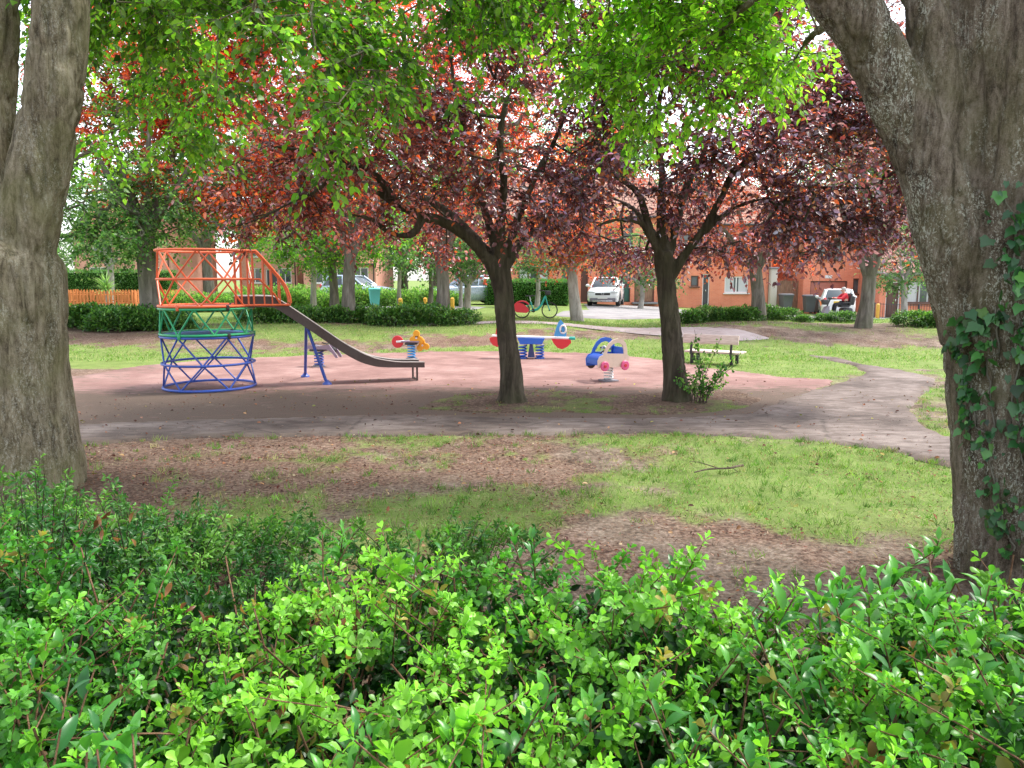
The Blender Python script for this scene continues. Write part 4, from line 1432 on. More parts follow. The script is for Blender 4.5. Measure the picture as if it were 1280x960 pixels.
def rider(x0, Y, z):
    """seated person facing left (local -x), hands on the handlebar"""
    t = thing('person', 'grey-haired person in a red jacket and black trousers riding the mobility scooter', 'person', (x0, Y, z), 0)
    SKIN = paint('skin', (.52, .30, .22), .55, wear=.05)
    RED = paint('red_jacket_cloth', (.52, .02, .035), .8, wear=.12)
    BLK = paint('black_trouser_cloth', (.02, .02, .024), .85, wear=.1)
    HAIR = paint('grey_hair', (.38, .36, .34), .8, wear=.2)
    J = {'pel': ((.36, 0, .74), (.16, .13)), 'bel': ((.36, 0, .90), (.15, .13)), 'che': ((.33, 0, 1.10), (.16, .13)), 'nck': ((.28, 0, 1.25), .062), 'hd0': ((.245, 0, 1.31), .075),
         'hd1': ((.225, 0, 1.39), .098), 'hd2': ((.235, 0, 1.46), .07)}
    E = [('pel', 'bel'), ('bel', 'che'), ('che', 'nck'), ('nck', 'hd0'), ('hd0', 'hd1'), ('hd1', 'hd2')]
    for s, q in ((-1, 'l'), (1, 'r')):
        J.update({q + 'sh': ((.31, s * .17, 1.18), .068), q + 'el': ((.08, s * .25, .98), .05), q + 'wr': ((-.17, s * .25, 1.00), .032), q + 'pa': ((-.235, s * .25, 1.005), (.042, .024)),
                  q + 'hp': ((.30, s * .10, .72), .095), q + 'kn': ((-.12, s * .13, .70), .065), q + 'an': ((-.18, s * .13, .31), .042), q + 'to': ((-.36, s * .14, .275), .036)})
        E += [('che', q + 'sh'), (q + 'sh', q + 'el'), (q + 'el', q + 'wr'), (q + 'wr', q + 'pa'), ('pel', q + 'hp'), (q + 'hp', q + 'kn'), (q + 'kn', q + 'an'), (q + 'an', q + 'to')]
        for i, (dy, ln) in enumerate(((-.030, .062), (-.010, .072), (.010, .068), (.030, .054))):
            a, b2 = q + 'f%d' % i, q + 'g%d' % i
            J[a] = ((-.275, s * .25 + dy, 1.012), .010); J[b2] = ((-.275 - ln * .35, s * .25 + dy, .985), .008)
            E += [(q + 'pa', a), (a, b2)]
        J[q + 't0'] = ((-.225, s * (.25 - .045), .995), .011); J[q + 't1'] = ((-.262, s * (.25 - .055), .975), .009)
        E += [(q + 'pa', q + 't0'), (q + 't0', q + 't1')]
    body = link('body', skin_body('body', J, E, 'pel'), SKIN, t)
    # clothes: slightly larger skins over the same joints
    jk = {k: (v[0], tuple(np.atleast_1d(v[1]) * 1.13 * np.ones(2))) for k, v in J.items() if k in ('pel', 'bel', 'che', 'lsh', 'rsh', 'lel', 'rel', 'lwr', 'rwr')}
    jk['nck'] = ((.295, 0, 1.215), (.075, .075))
    link('jacket', skin_body('jacket', jk, [e for e in E if e[0] in jk and e[1] in jk], 'pel'), RED, t)
    tk = {k: (v[0], tuple(np.atleast_1d(v[1]) * 1.16 * np.ones(2))) for k, v in J.items() if k in ('lhp', 'rhp', 'lkn', 'rkn', 'lan', 'ran')}
    tk['pel'] = ((.35, 0, .73), (.175, .15))
    link('trousers', skin_body('trousers', tk, [e for e in E if e[0] in tk and e[1] in tk], 'pel'), BLK, t)
    for s in (-1, 1):
        MB().ellipsoid((-.28, s * .135, .278), (.14, .05, .045), 12, 8).build('shoe', P_BLACK, t)
        MB().ellipsoid((.135, s * .036, 1.405), (.012, .016, .010), 8, 6).build('eye', P_WHITE, body)
        MB().ellipsoid((.245, s * .098, 1.385), (.026, .012, .034), 8, 6).build('ear', SKIN, body)
    MB().ellipsoid((.125, 0, 1.375), (.026, .015, .020), 8, 6).build('nose', SKIN, body)
    MB().ellipsoid((.138, 0, 1.335), (.012, .028, .007), 8, 6).build('mouth', P_PLRED, body)
    MB().ellipsoid((.265, 0, 1.435), (.118, .112, .098), 16, 10, roty(-.35)).build('hair', HAIR, t)


_, sx_, sy_, sz_ = scooter()
rider(sx_, sy_, sz_)
# ================================================================== houses, fences, bins
def brick_mat(name, a, b, mortar):
    N = Nodes(name)
    tc = N.n('ShaderNodeTexCoord')
    sp = N.n('ShaderNodeSeparateXYZ'); N.l(tc.outputs['Object'], sp.inputs[0])
    cb = N.n('ShaderNodeCombineXYZ')
    N.l(N.math('ADD', sp.outputs[0], sp.outputs[1]), cb.inputs[0]); N.l(sp.outputs[2], cb.inputs[1])
    br = N.n('ShaderNodeTexBrick')
    N.l(cb.outputs[0], br.inputs['Vector'])
    br.inputs['Scale'].default_value = 1.0
    br.inputs['Brick Width'].default_value = .225; br.inputs['Row Height'].default_value = .075
    br.inputs['Mortar Size'].default_value = .006
    br.inputs['Color1'].default_value = (*a, 1); br.inputs['Color2'].default_value = (*b, 1); br.inputs['Mortar'].default_value = (*mortar, 1)
    n = N.noise(N.coord('Object'), .7, 5, .65)
    c = N.mix(.35, br.outputs['Color'], N.ramp(n, [(.3, tuple(q * .6 for q in a)), (.7, tuple(min(1, q * 1.5) for q in b))]))
    return N.done(N.bsdf(c, .85, 0, N.bump(br.outputs['Fac'], -.3, .01), spec=.2))


def tile_mat(name, a, b):
    N = Nodes(name)
    tc = N.n('ShaderNodeTexCoord')
    sp = N.n('ShaderNodeSeparateXYZ'); N.l(tc.outputs['Object'], sp.inputs[0])
    w = N.n('ShaderNodeTexBrick')
    cb = N.n('ShaderNodeCombineXYZ'); N.l(sp.outputs[0], cb.inputs[0]); N.l(sp.outputs[2], cb.inputs[1]); N.l(cb.outputs[0], w.inputs['Vector'])
    w.inputs['Scale'].default_value = 1; w.inputs['Brick Width'].default_value = .33; w.inputs['Row Height'].default_value = .2; w.inputs['Mortar Size'].default_value = .02
    w.inputs['Color1'].default_value = (*a, 1); w.inputs['Color2'].default_value = (*b, 1); w.inputs['Mortar'].default_value = tuple(q * .35 for q in a) + (1,)
    return N.done(N.bsdf(w.outputs['Color'], .85, 0, N.bump(w.outputs['Fac'], -.5, .03), spec=.2))


BRICK = brick_mat('orange_red_brick', (.70, .20, .115), (.76, .26, .15), (.62, .40, .31))
BRICK2 = brick_mat('pale_red_brick', (.60, .27, .20), (.68, .34, .26), (.55, .42, .36))
TILES = tile_mat('brown_roof_tiles', (.30, .16, .12), (.38, .22, .17))
TILES2 = tile_mat('red_roof_tiles', (.42, .16, .11), (.50, .21, .15))
UPVC = paint('brown_window_frame', (.11, .05, .035), .5, wear=.15)
WFRAME = paint('white_window_frame', (.75, .75, .74), .45, wear=.1)
GREEN_DOOR = paint('green_garage_paint', (.030, .105, .085), .5, wear=.3)
BROWN_DOOR = paint('red_brown_garage_paint', (.46, .15, .10), .5, wear=.3)
GREYDOOR = paint('dark_door_paint', (.05, .055, .06), .45, wear=.2)
CURTAIN = paint('net_curtain', (.55, .56, .56), .85, wear=.2)
FASCIA = paint('white_fascia', (.72, .72, .70), .5, wear=.2)
PANE = glass_mat('window_glass', (.045, .055, .06), .08)


def plank_mat(name, col, w=.14):
    N = Nodes(name)
    tc = N.n('ShaderNodeTexCoord')
    sp = N.n('ShaderNodeSeparateXYZ'); N.l(tc.outputs['Object'], sp.inputs[0])
    fr = N.math('FRACT', N.math('DIVIDE', N.math('ADD', sp.outputs[0], sp.outputs[1]), w))
    n = N.noise(N.coord('Object', (8, 8, 1)), 2.5, 5, .6)
    c = N.ramp(n, [(.3, tuple(q * .6 for q in col)), (.55, col), (.75, tuple(q * 1.4 for q in col))])
    c = N.mix(N.ramp(fr, [(0, .9), (.06, 0.0)]), c, tuple(q * .2 for q in col))
    return N.done(N.bsdf(c, .8, 0, N.bump(n, .3, .006), spec=.2))


FENCEW = plank_mat('brown_fence_boards', (.30, .18, .12))
ORANGEW = plank_mat('orange_stained_timber', (.52, .19, .06))


def house(name, label, x0, x1, y, depth, z0, eave, rise, openings, wallm=BRICK, roofm=TILES, gable=False, group=None, jut=0):
    """openings: (kind, xa, xb, za, zb, extra) with z above ground, x in world"""
    t = thing(name, label, 'house', ((x0 + x1) / 2, y, z0), 0, group)
    ox = (x0 + x1) / 2
    X0, X1 = x0 - ox, x1 - ox
    ops = [(o[1] - ox, o[2] - ox, o[3], o[4]) for o in openings]
    xsn = sorted({X0, X1, *[o[0] for o in ops], *[o[1] for o in ops]})
    zsn = sorted({-.6, eave, *[o[2] for o in ops], *[o[3] for o in ops]})
    m = MB()
    for i in range(len(xsn) - 1):
        for j in range(len(zsn) - 1):
            mx, mz = (xsn[i] + xsn[i + 1]) / 2, (zsn[j] + zsn[j + 1]) / 2
            if any(o[0] < mx < o[1] and o[2] < mz < o[3] for o in ops): continue
            m.add([(xsn[i], 0, zsn[j]), (xsn[i + 1], 0, zsn[j]), (xsn[i + 1], 0, zsn[j + 1]), (xsn[i], 0, zsn[j + 1])], [(0, 1, 2, 3)])
    for a, b, c, d in ops:
        m.add([(a, 0, c), (b, 0, c), (b, 0, d), (a, 0, d), (a, .22, c), (b, .22, c), (b, .22, d), (a, .22, d)], [(0, 1, 5, 4), (1, 2, 6, 5), (2, 3, 7, 6), (3, 0, 4, 7)])
    for xx in (X0, X1):
        m.add([(xx, 0, -.6), (xx, depth, -.6), (xx, depth, eave), (xx, depth / 2, eave + rise), (xx, 0, eave)], [(0, 1, 2, 3, 4)])
    m.add([(X0, depth, -.6), (X1, depth, -.6), (X1, depth, eave), (X0, depth, eave)], [(0, 1, 2, 3)])
    m.build('wall', wallm, t)
    ov = .35
    k = rise / (depth / 2)
    m = MB()
    for s in (0, 1):
        ya, yb = (-ov, depth / 2) if s == 0 else (depth + ov, depth / 2)
        za, zb = eave - ov * k + .02, eave + rise + .02
        m.add([(X0 - .12, ya, za), (X1 + .12, ya, za), (X1 + .12, yb, zb), (X0 - .12, yb, zb), (X0 - .12, ya, za + .12), (X1 + .12, ya, za + .12), (X1 + .12, yb, zb + .12), (X0 - .12, yb, zb + .12)],
              [(3, 2, 1, 0), (4, 5, 6, 7), (0, 1, 5, 4), (1, 2, 6, 5), (3, 0, 4, 7)])
    rf = m.build('roof', roofm, t)
    MB().tube([(X0 - .12, -ov - .05, eave - ov * k + .05), (X1 + .12, -ov - .05, eave - ov * k + .05)], .06, 8).build('gutter', P_BLACK, rf)
    MB().tube([(X1 - .15, -.06, -.2), (X1 - .15, -.06, eave - .15)], .04, 8).build('drainpipe', P_BLACK, t)
    for o, (a, b, c, d) in zip(openings, ops):
        kind, ex = o[0], o[5] if len(o) > 5 else {}
        w, hh, cx, cz = b - a, d - c, (a + b) / 2, (c + d) / 2
        if kind == 'window':
            fm = ex.get('frame', UPVC)
            f = MB()
            th = .07
            f.box((cx, .10, c + th / 2), (w, .08, th)).box((cx, .10, d - th / 2), (w, .08, th)).box((a + th / 2, .10, cz), (th, .076, hh - 2 * th)).box((b - th / 2, .10, cz), (th, .076, hh - 2 * th))
            for q in range(1, ex.get('lights', 2)):
                f.box((a + w * q / ex.get('lights', 2), .10, cz), (.065, .07, hh - 2 * th))
            fo = f.build('window', fm, t)
            MB().box((cx, .125, cz), (w - .02, .012, hh - .02)).build('pane', PANE, fo)
            MB().box((cx, -.03, c - .04), (w + .16, .20, .07), None, .01).build('sill', ex.get('sill', fm), fo)
            if ex.get('curtain'):
                cm = MB()
                for (p, q) in ((a + .08, a + w * .40), (b - w * .40, b - .08)):
                    n = 22
                    top = [(p + (q - p) * i / n, .117 + 0 * i, c + .08) for i in range(n + 1)]
                    xs_ = [(p + (q - p) * i / n, .112 + .004 * sin(i * 1.9)) for i in range(n + 1)]
                    vs = [(xx, yy, c + .07) for xx, yy in xs_] + [(xx, yy, d - .07) for xx, yy in xs_]
                    cm.add(vs, [(i, i + 1, n + 2 + i, n + 1 + i) for i in range(n)], True)
                cm.build('curtain', CURTAIN, fo)
        elif kind == 'garage':
            g = MB().box((cx, .16, cz), (w - .1, .05, hh - .06), None, .01)
            for q in range(1, 7):
                g.box((cx, .131, c + hh * q / 7), (w - .16, .012, .03))
            g = g.build('garage_door', ex.get('mat', GREEN_DOOR), t)
            MB().box((cx, .118, c + .9), (.16, .03, .04), None, .01).build('handle', P_CHROME, g)
            fr = MB().box((a + .03, .14, cz), (.06, .12, hh)).box((b - .03, .14, cz), (.06, .12, hh)).box((cx, .14, d - .03), (w - .12, .12, .06)).build('garage_frame', ex.get('fmat', UPVC), t)
        elif kind == 'door':
            dr = MB().box((cx, .15, cz), (w - .12, .05, hh - .06), None, .008).box((cx, .122, c + hh * .70), (w * .55, .012, hh * .36)).box((cx, .122, c + hh * .26), (w * .55, .012, hh * .26)).build('door', ex.get('mat', GREYDOOR), t)
            MB().box((b - .20, .112, cz), (.04, .04, .14), None, .01).build('handle', P_CHROME, dr)
            MB().box((a + .03, .13, cz), (.06, .12, hh)).box((b - .03, .13, cz), (.06, .12, hh)).box((cx, .13, d - .03), (w - .12, .12, .06)).build('door_frame', ex.get('fmat', WFRAME), t)
            MB().box((cx, -.25, c - .05), (w + .3, .5, .12), None, .01).build('doorstep', P_GREY, t)
        elif kind == 'recess':
            MB().box((cx, .20, cz), (w, .03, hh)).build('porch_recess', UPVC, t)
    return t


def wx(u, Y): return at(u, 360, Y)[0]


YA = 47.0
z = hz1(wx(710, YA), YA)
up = lambda a, b, **k: ('window', wx(a, YA), wx(b, YA), 3.3, 4.5, dict(lights=2, **k))
house('brick_house', 'orange brick house with a green garage door behind the front-facing white car', wx(612, YA), wx(828, YA), YA, 9, z, 5.2, 2.6,
      [('window', wx(648, YA), wx(686, YA), .95, 2.15, dict(lights=3, curtain=True)), ('window', wx(702, YA), wx(713, YA), 1.2, 2.1, dict(lights=1)),
       ('recess', wx(726, YA), wx(735, YA), 0, 2.2, {}), ('garage', wx(750, YA), wx(788, YA), 0.0, 2.15, dict(mat=GREEN_DOOR)), ('door', wx(793, YA), wx(818, YA), 0, 1.75, dict(mat=FENCEW, fmat=UPVC)),
       up(640, 670), up(755, 790)], BRICK, TILES, group='brick terrace houses across the road')
z = hz1(wx(900, YA), YA)
house('brick_house', 'orange brick house with a dark front door and a white-curtained window', wx(829, YA), wx(968, YA), YA + .6, 9, z, 5.2, 2.6,
      [('window', wx(866, YA), wx(876, YA), 1.35, 2.0, dict(lights=1)), ('door', wx(881, YA), wx(890, YA), 0.05, 2.1, dict(mat=GREYDOOR)),
       ('window', wx(909, YA), wx(939, YA), .95, 1.95, dict(lights=2, curtain=True, frame=WFRAME)), up(850, 880), up(910, 940)], BRICK, TILES, group='brick terrace houses across the road')
YB = 46.5
z = hz1(wx(1032, YB), YB)
h3 = house('brick_house', 'orange brick house with a red-brown garage door and small white plaque', wx(1004, YB), wx(1098, YB), YB, 8, z, 5.0, 2.4,
           [('garage', wx(1013, YB), wx(1059, YB), 0.0, 1.95, dict(mat=BROWN_DOOR)), ('window', wx(1066, YB), wx(1078, YB), 1.2, 2.1, dict(lights=1)), ('window', wx(1020, YB), wx(1050, YB), 3.2, 4.3, dict(lights=2))],
           BRICK, TILES, group='brick terrace houses across the road')
MB().box((wx(1035, YB) - h3.location.x, -.012, 2.2), (.42, .02, .18), None, .004).build('plaque', P_WHITE, h3)
YC = 43.8
z = hz1(wx(1150, YC), YC)
house('brick_house', 'low orange brick house with a tiled roof and a wide dark-framed window', wx(1100, YC), wx(1260, YC), YC, 8, z, 2.75, 3.4,
      [('window', wx(1134, YC), wx(1178, YC), .90, 2.15, dict(lights=3, curtain=True)), ('door', wx(1108, YC), wx(1126, YC), 0.0, 2.1, dict(mat=UPVC))], BRICK, TILES, group='brick terrace houses across the road')

YD = 60.0
for (u0, u1, lab, y, ev) in ((95, 215, 'pale red house behind the clipped hedge at the far left', 58, 4.6), (300, 372, 'pale red house far behind the climbing frame', 64, 4.8), (380, 470, 'low red-roofed house behind the slide', 60, 2.6),
                             (560, 612, 'pale red house beyond the silver-blue car', 62, 4.6)):
    z = hz1(wx((u0 + u1) / 2, y), y)
    a, b = wx(u0, y), wx(u1, y)
    w = b - a
    ws = [('window', a + w * .15, a + w * .38, 1.0, 2.2, dict(lights=2, frame=WFRAME)), ('door', a + w * .46, a + w * .46 + 1.0, 0, 2.1, dict(mat=GREYDOOR)), ('window', a + w * .68, a + w * .9, 1.0, 2.2, dict(lights=2, frame=WFRAME))]
    if ev > 4: ws += [('window', a + w * .2, a + w * .4, 3.1, 4.2, dict(lights=2, frame=WFRAME)), ('window', a + w * .65, a + w * .85, 3.1, 4.2, dict(lights=2, frame=WFRAME))]
    house('brick_house', lab, a, b, y, 9, z, ev, 2.8, ws, BRICK2, TILES2, group='houses far beyond the park')


# ------------------------------------------------------------------ fences, bins, posts
def picket_fence(name, label, pts, h, mat, gap=.13, w=.07, cat='fence', rails=(.25, .75), th=.02, metal=False, n_post=None):
    p0 = np.array(pts[0], float)
    z0 = hz1(*p0)
    t = thing(name, label, cat, (p0[0], p0[1], z0))
    for a, b in zip(pts[:-1], pts[1:]):
        a, b = np.array(a, float), np.array(b, float)
        L = np.linalg.norm(b - a); d = (b - a) / L; ang = atan2(d[1], d[0])
        n = int(L / gap)
        m, rl = MB(), MB()
        for i in range(n + 1):
            q = a + d * gap * (i + .3)
            zz = hz1(*q) - z0
            if metal:
                m.tube([(*(q - p0), zz), (*(q - p0), zz + h)], w / 2, 6)
            else:
                M = rotz(ang)
                out = [(-w / 2, .03), (w / 2, .03), (w / 2, h - .06), (0, h), (-w / 2, h - .06)]
                vs = np.array([(x, y, zq) for y in (-th / 2, th / 2) for x, zq in out]) @ M.T + np.array([*(q - p0), zz])
                m.add(vs, [(0, 1, 2, 3, 4), (9, 8, 7, 6, 5)] + [(i_, 5 + i_, 5 + (i_ + 1) % 5, (i_ + 1) % 5) for i_ in range(5)])
        m.build('pickets', mat, t)
        off = np.array([-d[1], d[0]]) * (.035 if not metal else 0)
        for k in rails:
            A = np.array([*(a - p0 + off), hz1(*a) - z0 + h * k]); B = np.array([*(b - p0 + off), hz1(*b) - z0 + h * k])
            MB().tube([A, B], .025 if not metal else .018, 4 if not metal else 6).build('rail', mat, t)
        k = max(2, int(L / 1.8) + 1)
        for i in range(k):
            q = a + d * (L * i / (k - 1)) + off * 2.2
            MB().box((*(q - p0), hz1(*q) - z0 + h * .5 - .1), (.09, .09, h + .2), rotz(ang), .01).build('post', mat, t)
    return t


picket_fence('picket_fence', 'orange-brown picket fence round the spiky plant by the big left trunk', [(-22.8, 40.5), (-23.5, 36.0), (-17.6, 36.0), (-17.2, 40.2), (-22.8, 40.5)], .78, ORANGEW, .16, .085)
picket_fence('railing', 'low metal railing in front of the low tiled brick house', [(19.6, 41.8), (24.5, 41.9), (31, 42.0)], .85, P_BLACK, .15, .022, 'railing', (.08, .92), metal=True)


def board_fence(label, a, b, h):
    a, b = np.array(a), np.array(b)
    z0 = hz1(*a)
    t = thing('board_fence', label, 'fence', (a[0], a[1], z0))
    L = np.linalg.norm(b - a); d = (b - a) / L; ang = atan2(d[1], d[0])
    m = MB()
    n = int(L / .13)
    for i in range(n):
        q = d * (L * (i + .5) / n)
        m.box((q[0], q[1] + (.012 if i % 2 else 0), h / 2 + .04 * (i % 3 == 0) * .5), (.125, .02, h), rotz(ang))
    m.build('boards', FENCEW, t)
    for i in range(int(L / 1.8) + 2):
        q = d * L * i / (int(L / 1.8) + 1)
        MB().box((q[0], q[1] + .09, h / 2), (.10, .10, h + .1), rotz(ang), .01).build('post', FENCEW, t)
    return t


board_fence('brown board fence and gate between the two brick houses, behind the bins', (wx(972, 47.3), 47.3), (wx(1003, 47.3), 47.3), 1.85)
pq = (wx(966, 45.5), 45.5)
t = thing('gate_pillar', 'pale pillar at the right end of the white-curtained brick house', 'pillar', (*pq, hz1(*pq)))
MB().box((0, 0, 1.25), (.38, .38, 2.5), None, .02).build('shaft', paint('pale_render', (.50, .44, .40), .8, wear=.4), t)
MB().box((0, 0, 2.55), (.52, .52, .10), None, .03).build('cap', P_GREY, t)


def bin_(label, u, Y, mat, rz=0.0, s=1.0):
    x = wx(u, Y)
    t = thing('wheelie_bin', label, 'bin', (x, Y, hz1(x, Y) + .02), rz, 'wheeled bins')
    H = 1.0 * s

    def rr(z, w, d): return [(-w, -d, z), (w, -d, z), (w, d, z), (-w, d, z)]
    MB().loft([rr(.08 * s, .22 * s, .25 * s), rr(.5 * s, .26 * s, .30 * s), rr(.93 * s, .29 * s, .35 * s), rr(.95 * s, .31 * s, .37 * s), rr(H, .31 * s, .37 * s)], True, False).build('body', mat, t)
    ld = MB().loft([rr(H + .004, .32 * s, .39 * s), rr(H + .04 * s, .32 * s, .39 * s), rr(H + .085 * s, .24 * s, .30 * s)], True, False).build('lid', mat, t)
    MB().tube([(-.24 * s, .42 * s, H - .02), (.24 * s, .42 * s, H - .02)], .016, 8).build('handle', mat, t)
    for x_ in (-.22 * s, .22 * s):
        MB().disc((x_, .27 * s, .10 * s), .10 * s, .05, 'x', 18).build('wheel', P_RUBBER, t)
    return t


GREYBIN = paint('grey_bin_plastic', (.11, .115, .13), .5, wear=.25)
bin_('grey wheelie bin in front of the brown board fence', 983, 45.2, GREYBIN, .1)
bin_('grey wheelie bin beside the red-brown garage door, left of the hatchback', 1012.5, 44.8, GREYBIN, -.05)
bin_('small grey bin half hidden behind the left side of the hatchback', 1026, 45.6, GREYBIN, .0, .85)
bin_('turquoise bin standing in the lime undergrowth beyond the slide', 468, 36.0, paint('pale_turquoise_plastic', (.10, .48, .42), .5, wear=.3), .3, .8)

YPOST = paint('yellow_post_paint', (.72, .40, .05), .6, wear=.45)


def bollard(label, u, v, Y, h=.5):
    c = at(u, v, Y)
    t = thing('bollard', label, 'bollard', (c[0], Y, hz1(c[0], Y)), 0, 'yellow posts along the road verge')
    MB().box((0, 0, h / 2 - .05), (.15, .15, h + .1), None, .02).build('post', YPOST, t)
    MB().loft([[(-.08, -.08, h), (.08, -.08, h), (.08, .08, h), (-.08, .08, h)], [(-.03, -.03, h + .06), (.03, -.03, h + .06), (.03, .03, h + .06), (-.03, .03, h + .06)]], True, False).build('cap', YPOST, t)


bollard('yellow post at the foot of the thin pale tree left of the others', 500.5, 381, 31)
bollard('yellow post just left of the thick dark trunk above the flower rider', 531.5, 379, 32)
bollard('yellow post just right of the thick dark trunk above the flower rider', 565.5, 380, 32)
bollard('yellow post by the metal railing at the far right', 1097, 392, 41, .75)


def branch_on_grass():
    a, b = gph(868, 592), gph(933, 586)
    t = thing('fallen_branch', 'thin dead branch lying on the patchy grass beyond the hedge', 'branch', (a[0], a[1], 0))
    d = np.append(b - a, 0)
    n = np.array([-d[1], d[0], 0])
    M = bark_mat('dead_wood', (.05, .035, .028), (.11, .08, .06), (.2, .16, .12), scale=20)
    P = lambda s, o, z=.012: d * s + n * o + np.array([0, 0, z])
    sp = spline([P(0, 0), P(.3, .06, .02), P(.62, -.05, .03), P(.85, .05, .025), P(1, .10, .018)], 20)
    MB().tube(sp, np.linspace(.006, .013, len(sp)), 7).build('stem', M, t)
    MB().tube([P(.45, 0, .03), P(.3, .35, .05), P(.2, .5, .04)], [.006, .004, .002], 5).tube([P(.7, -.02, .03), P(.62, -.3, .03)], [.005, .002], 5).build('twig', M, t)


branch_on_grass()
# ================================================================== trees
def big_bark(name, dark, mid, pale, algae, speck, k):
    """close-up bark: long streaks, blotches, pits, lichen flecks in drifts, dark fissures"""
    N = Nodes(name)
    v1 = N.coord('Object', (1, 1, .16)); v2 = N.coord('Object', (1, 1, .42)); vi = N.coord('Object')
    s1 = N.noise(v1, 13 * k, 7, .66, .8)
    s2 = N.noise(v2, 42 * k, 5, .7, .3)
    bl = N.noise(vi, 2.4, 5, .62, .4)
    fine = N.noise(vi, 150, 4, .7)
    m = N.math('ADD', N.math('MULTIPLY', s1, .50), N.math('ADD', N.math('MULTIPLY', s2, .28), N.math('MULTIPLY', fine, .22)))
    c = N.ramp(m, [(.41, dark), (.495, mid), (.585, pale)])
    c = N.mix(N.math('MULTIPLY', N.ramp(bl, [(.44, 0.0), (.62, 1.0)]), .7), c, N.mix(.6, c, algae))
    c = N.mix(N.math('MULTIPLY', N.ramp(N.noise(v2, 3.2, 4, .6), [(.50, 0.0), (.68, 1.0)]), .55), c, N.mix(1.0, c, (.50, .45, .40), 'MULTIPLY'))
    drift = N.ramp(N.noise(v2, 3.6, 5, .65), [(.46, 0.0), (.56, 1.0)])
    f1 = N.ramp(N.noise(v2, 62 * k, 3, .75), [(.545, 0.0), (.60, 1.0)])
    f2 = N.ramp(N.noise(vi, 95, 3, .7), [(.58, 0.0), (.63, 1.0)])
    fl = N.math('MULTIPLY', N.math('MAXIMUM', N.math('MULTIPLY', f1, .85), f2), N.math('ADD', N.math('MULTIPLY', drift, .9), .06))
    c = N.mix(N.math('MULTIPLY', fl, speck * .8), c, N.ramp(fine, [(.3, (.34, .34, .28)), (.7, (.55, .55, .48))]))
    pit = N.ramp(N.voronoi(N.coord('Object', (1, 1, .5)), 34 * k), [(.03, .7), (.12, 0.0)])
    c = N.mix(N.math('MULTIPLY', pit, N.ramp(bl, [(.3, 1.0), (.6, .2)])), c, tuple(q * .5 for q in dark))
    h = N.math('ADD', N.math('MULTIPLY', s1, 1.2), N.math('ADD', N.math('MULTIPLY', s2, .55), N.math('MULTIPLY', fine, .25)))
    return N.done(N.bsdf(c, .9, 0, N.bump(h, 1.0, .022), spec=.22))


BARK_PLUM = bark_mat('dark_plum_bark', (.022, .017, .013), (.062, .048, .036), (.125, .10, .078), (.075, .075, .038), 0, .16, 11, .03)
BARK_LEFT = big_bark('smooth_olive_bark', (.055, .043, .026), (.165, .138, .090), (.30, .262, .19), (.150, .150, .060), .6, 1.0)
BARK_RIGHT = big_bark('grey_flecked_bark', (.036, .026, .018), (.130, .100, .074), (.25, .205, .165), (.115, .108, .045), 1.3, 1.25)
BARK_GREY = bark_mat('grey_bark', (.06, .055, .045), (.14, .125, .105), (.25, .23, .20), (.12, .13, .07), .2, .2, 8, .02)
BARK_PALE = bark_mat('pale_bark', (.16, .15, .13), (.32, .30, .27), (.45, .43, .40), None, .2, .3, 7, .01)
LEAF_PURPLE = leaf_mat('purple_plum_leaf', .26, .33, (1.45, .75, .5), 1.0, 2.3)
LEAF_COPPER = leaf_mat('copper_leaf', .35, .48, (1.4, .8, .5), .6, 2.2)
LEAF_GREEN = leaf_mat('green_leaf', .42, .55, (1.08, 1.15, .5), .45, 2.6)
LEAF_FAR = leaf_mat('far_green_leaf', .55, .40, (1.0, 1.1, .7), .3, 1.9)

PURPLE = [(.115, .058, .072), (.150, .060, .066), (.24, .085, .058), (.078, .043, .058), (.44, .165, .05), (.34, .25, .34)]  # lilac entry paints the sky sheen into the leaf colour
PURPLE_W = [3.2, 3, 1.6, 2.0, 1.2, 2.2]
COPPER = [(.30, .068, .050), (.42, .10, .048), (.54, .16, .05), (.17, .05, .055), (.62, .27, .09)]
COPPER_W = [3, 3, 1.6, 2, .8]
GREENS = [(.060, .145, .020), (.092, .195, .026), (.135, .26, .034), (.040, .105, .020)]
LIME = [(.12, .25, .026), (.18, .33, .036), (.24, .40, .05), (.085, .185, .022)]
PALEG = [(.085, .175, .055), (.12, .225, .075), (.16, .27, .10), (.06, .13, .045)]


def join_meshes(name, a, b):
    V, Fl, Sz, off = [], [], [], 0
    for m in (a, b):
        co = np.empty(len(m.vertices) * 3, np.float32); m.vertices.foreach_get('co', co)
        lp = np.empty(len(m.loops), np.int32); m.loops.foreach_get('vertex_index', lp)
        sz = np.empty(len(m.polygons), np.int32); m.polygons.foreach_get('loop_total', sz)
        V.append(co.reshape(-1, 3)); Fl.append(lp + off); Sz.append(sz); off += len(co) // 3
        bpy.data.meshes.remove(m)
    return np_mesh(name, np.concatenate(V), np.concatenate(Fl), np.concatenate(Sz), None, True)


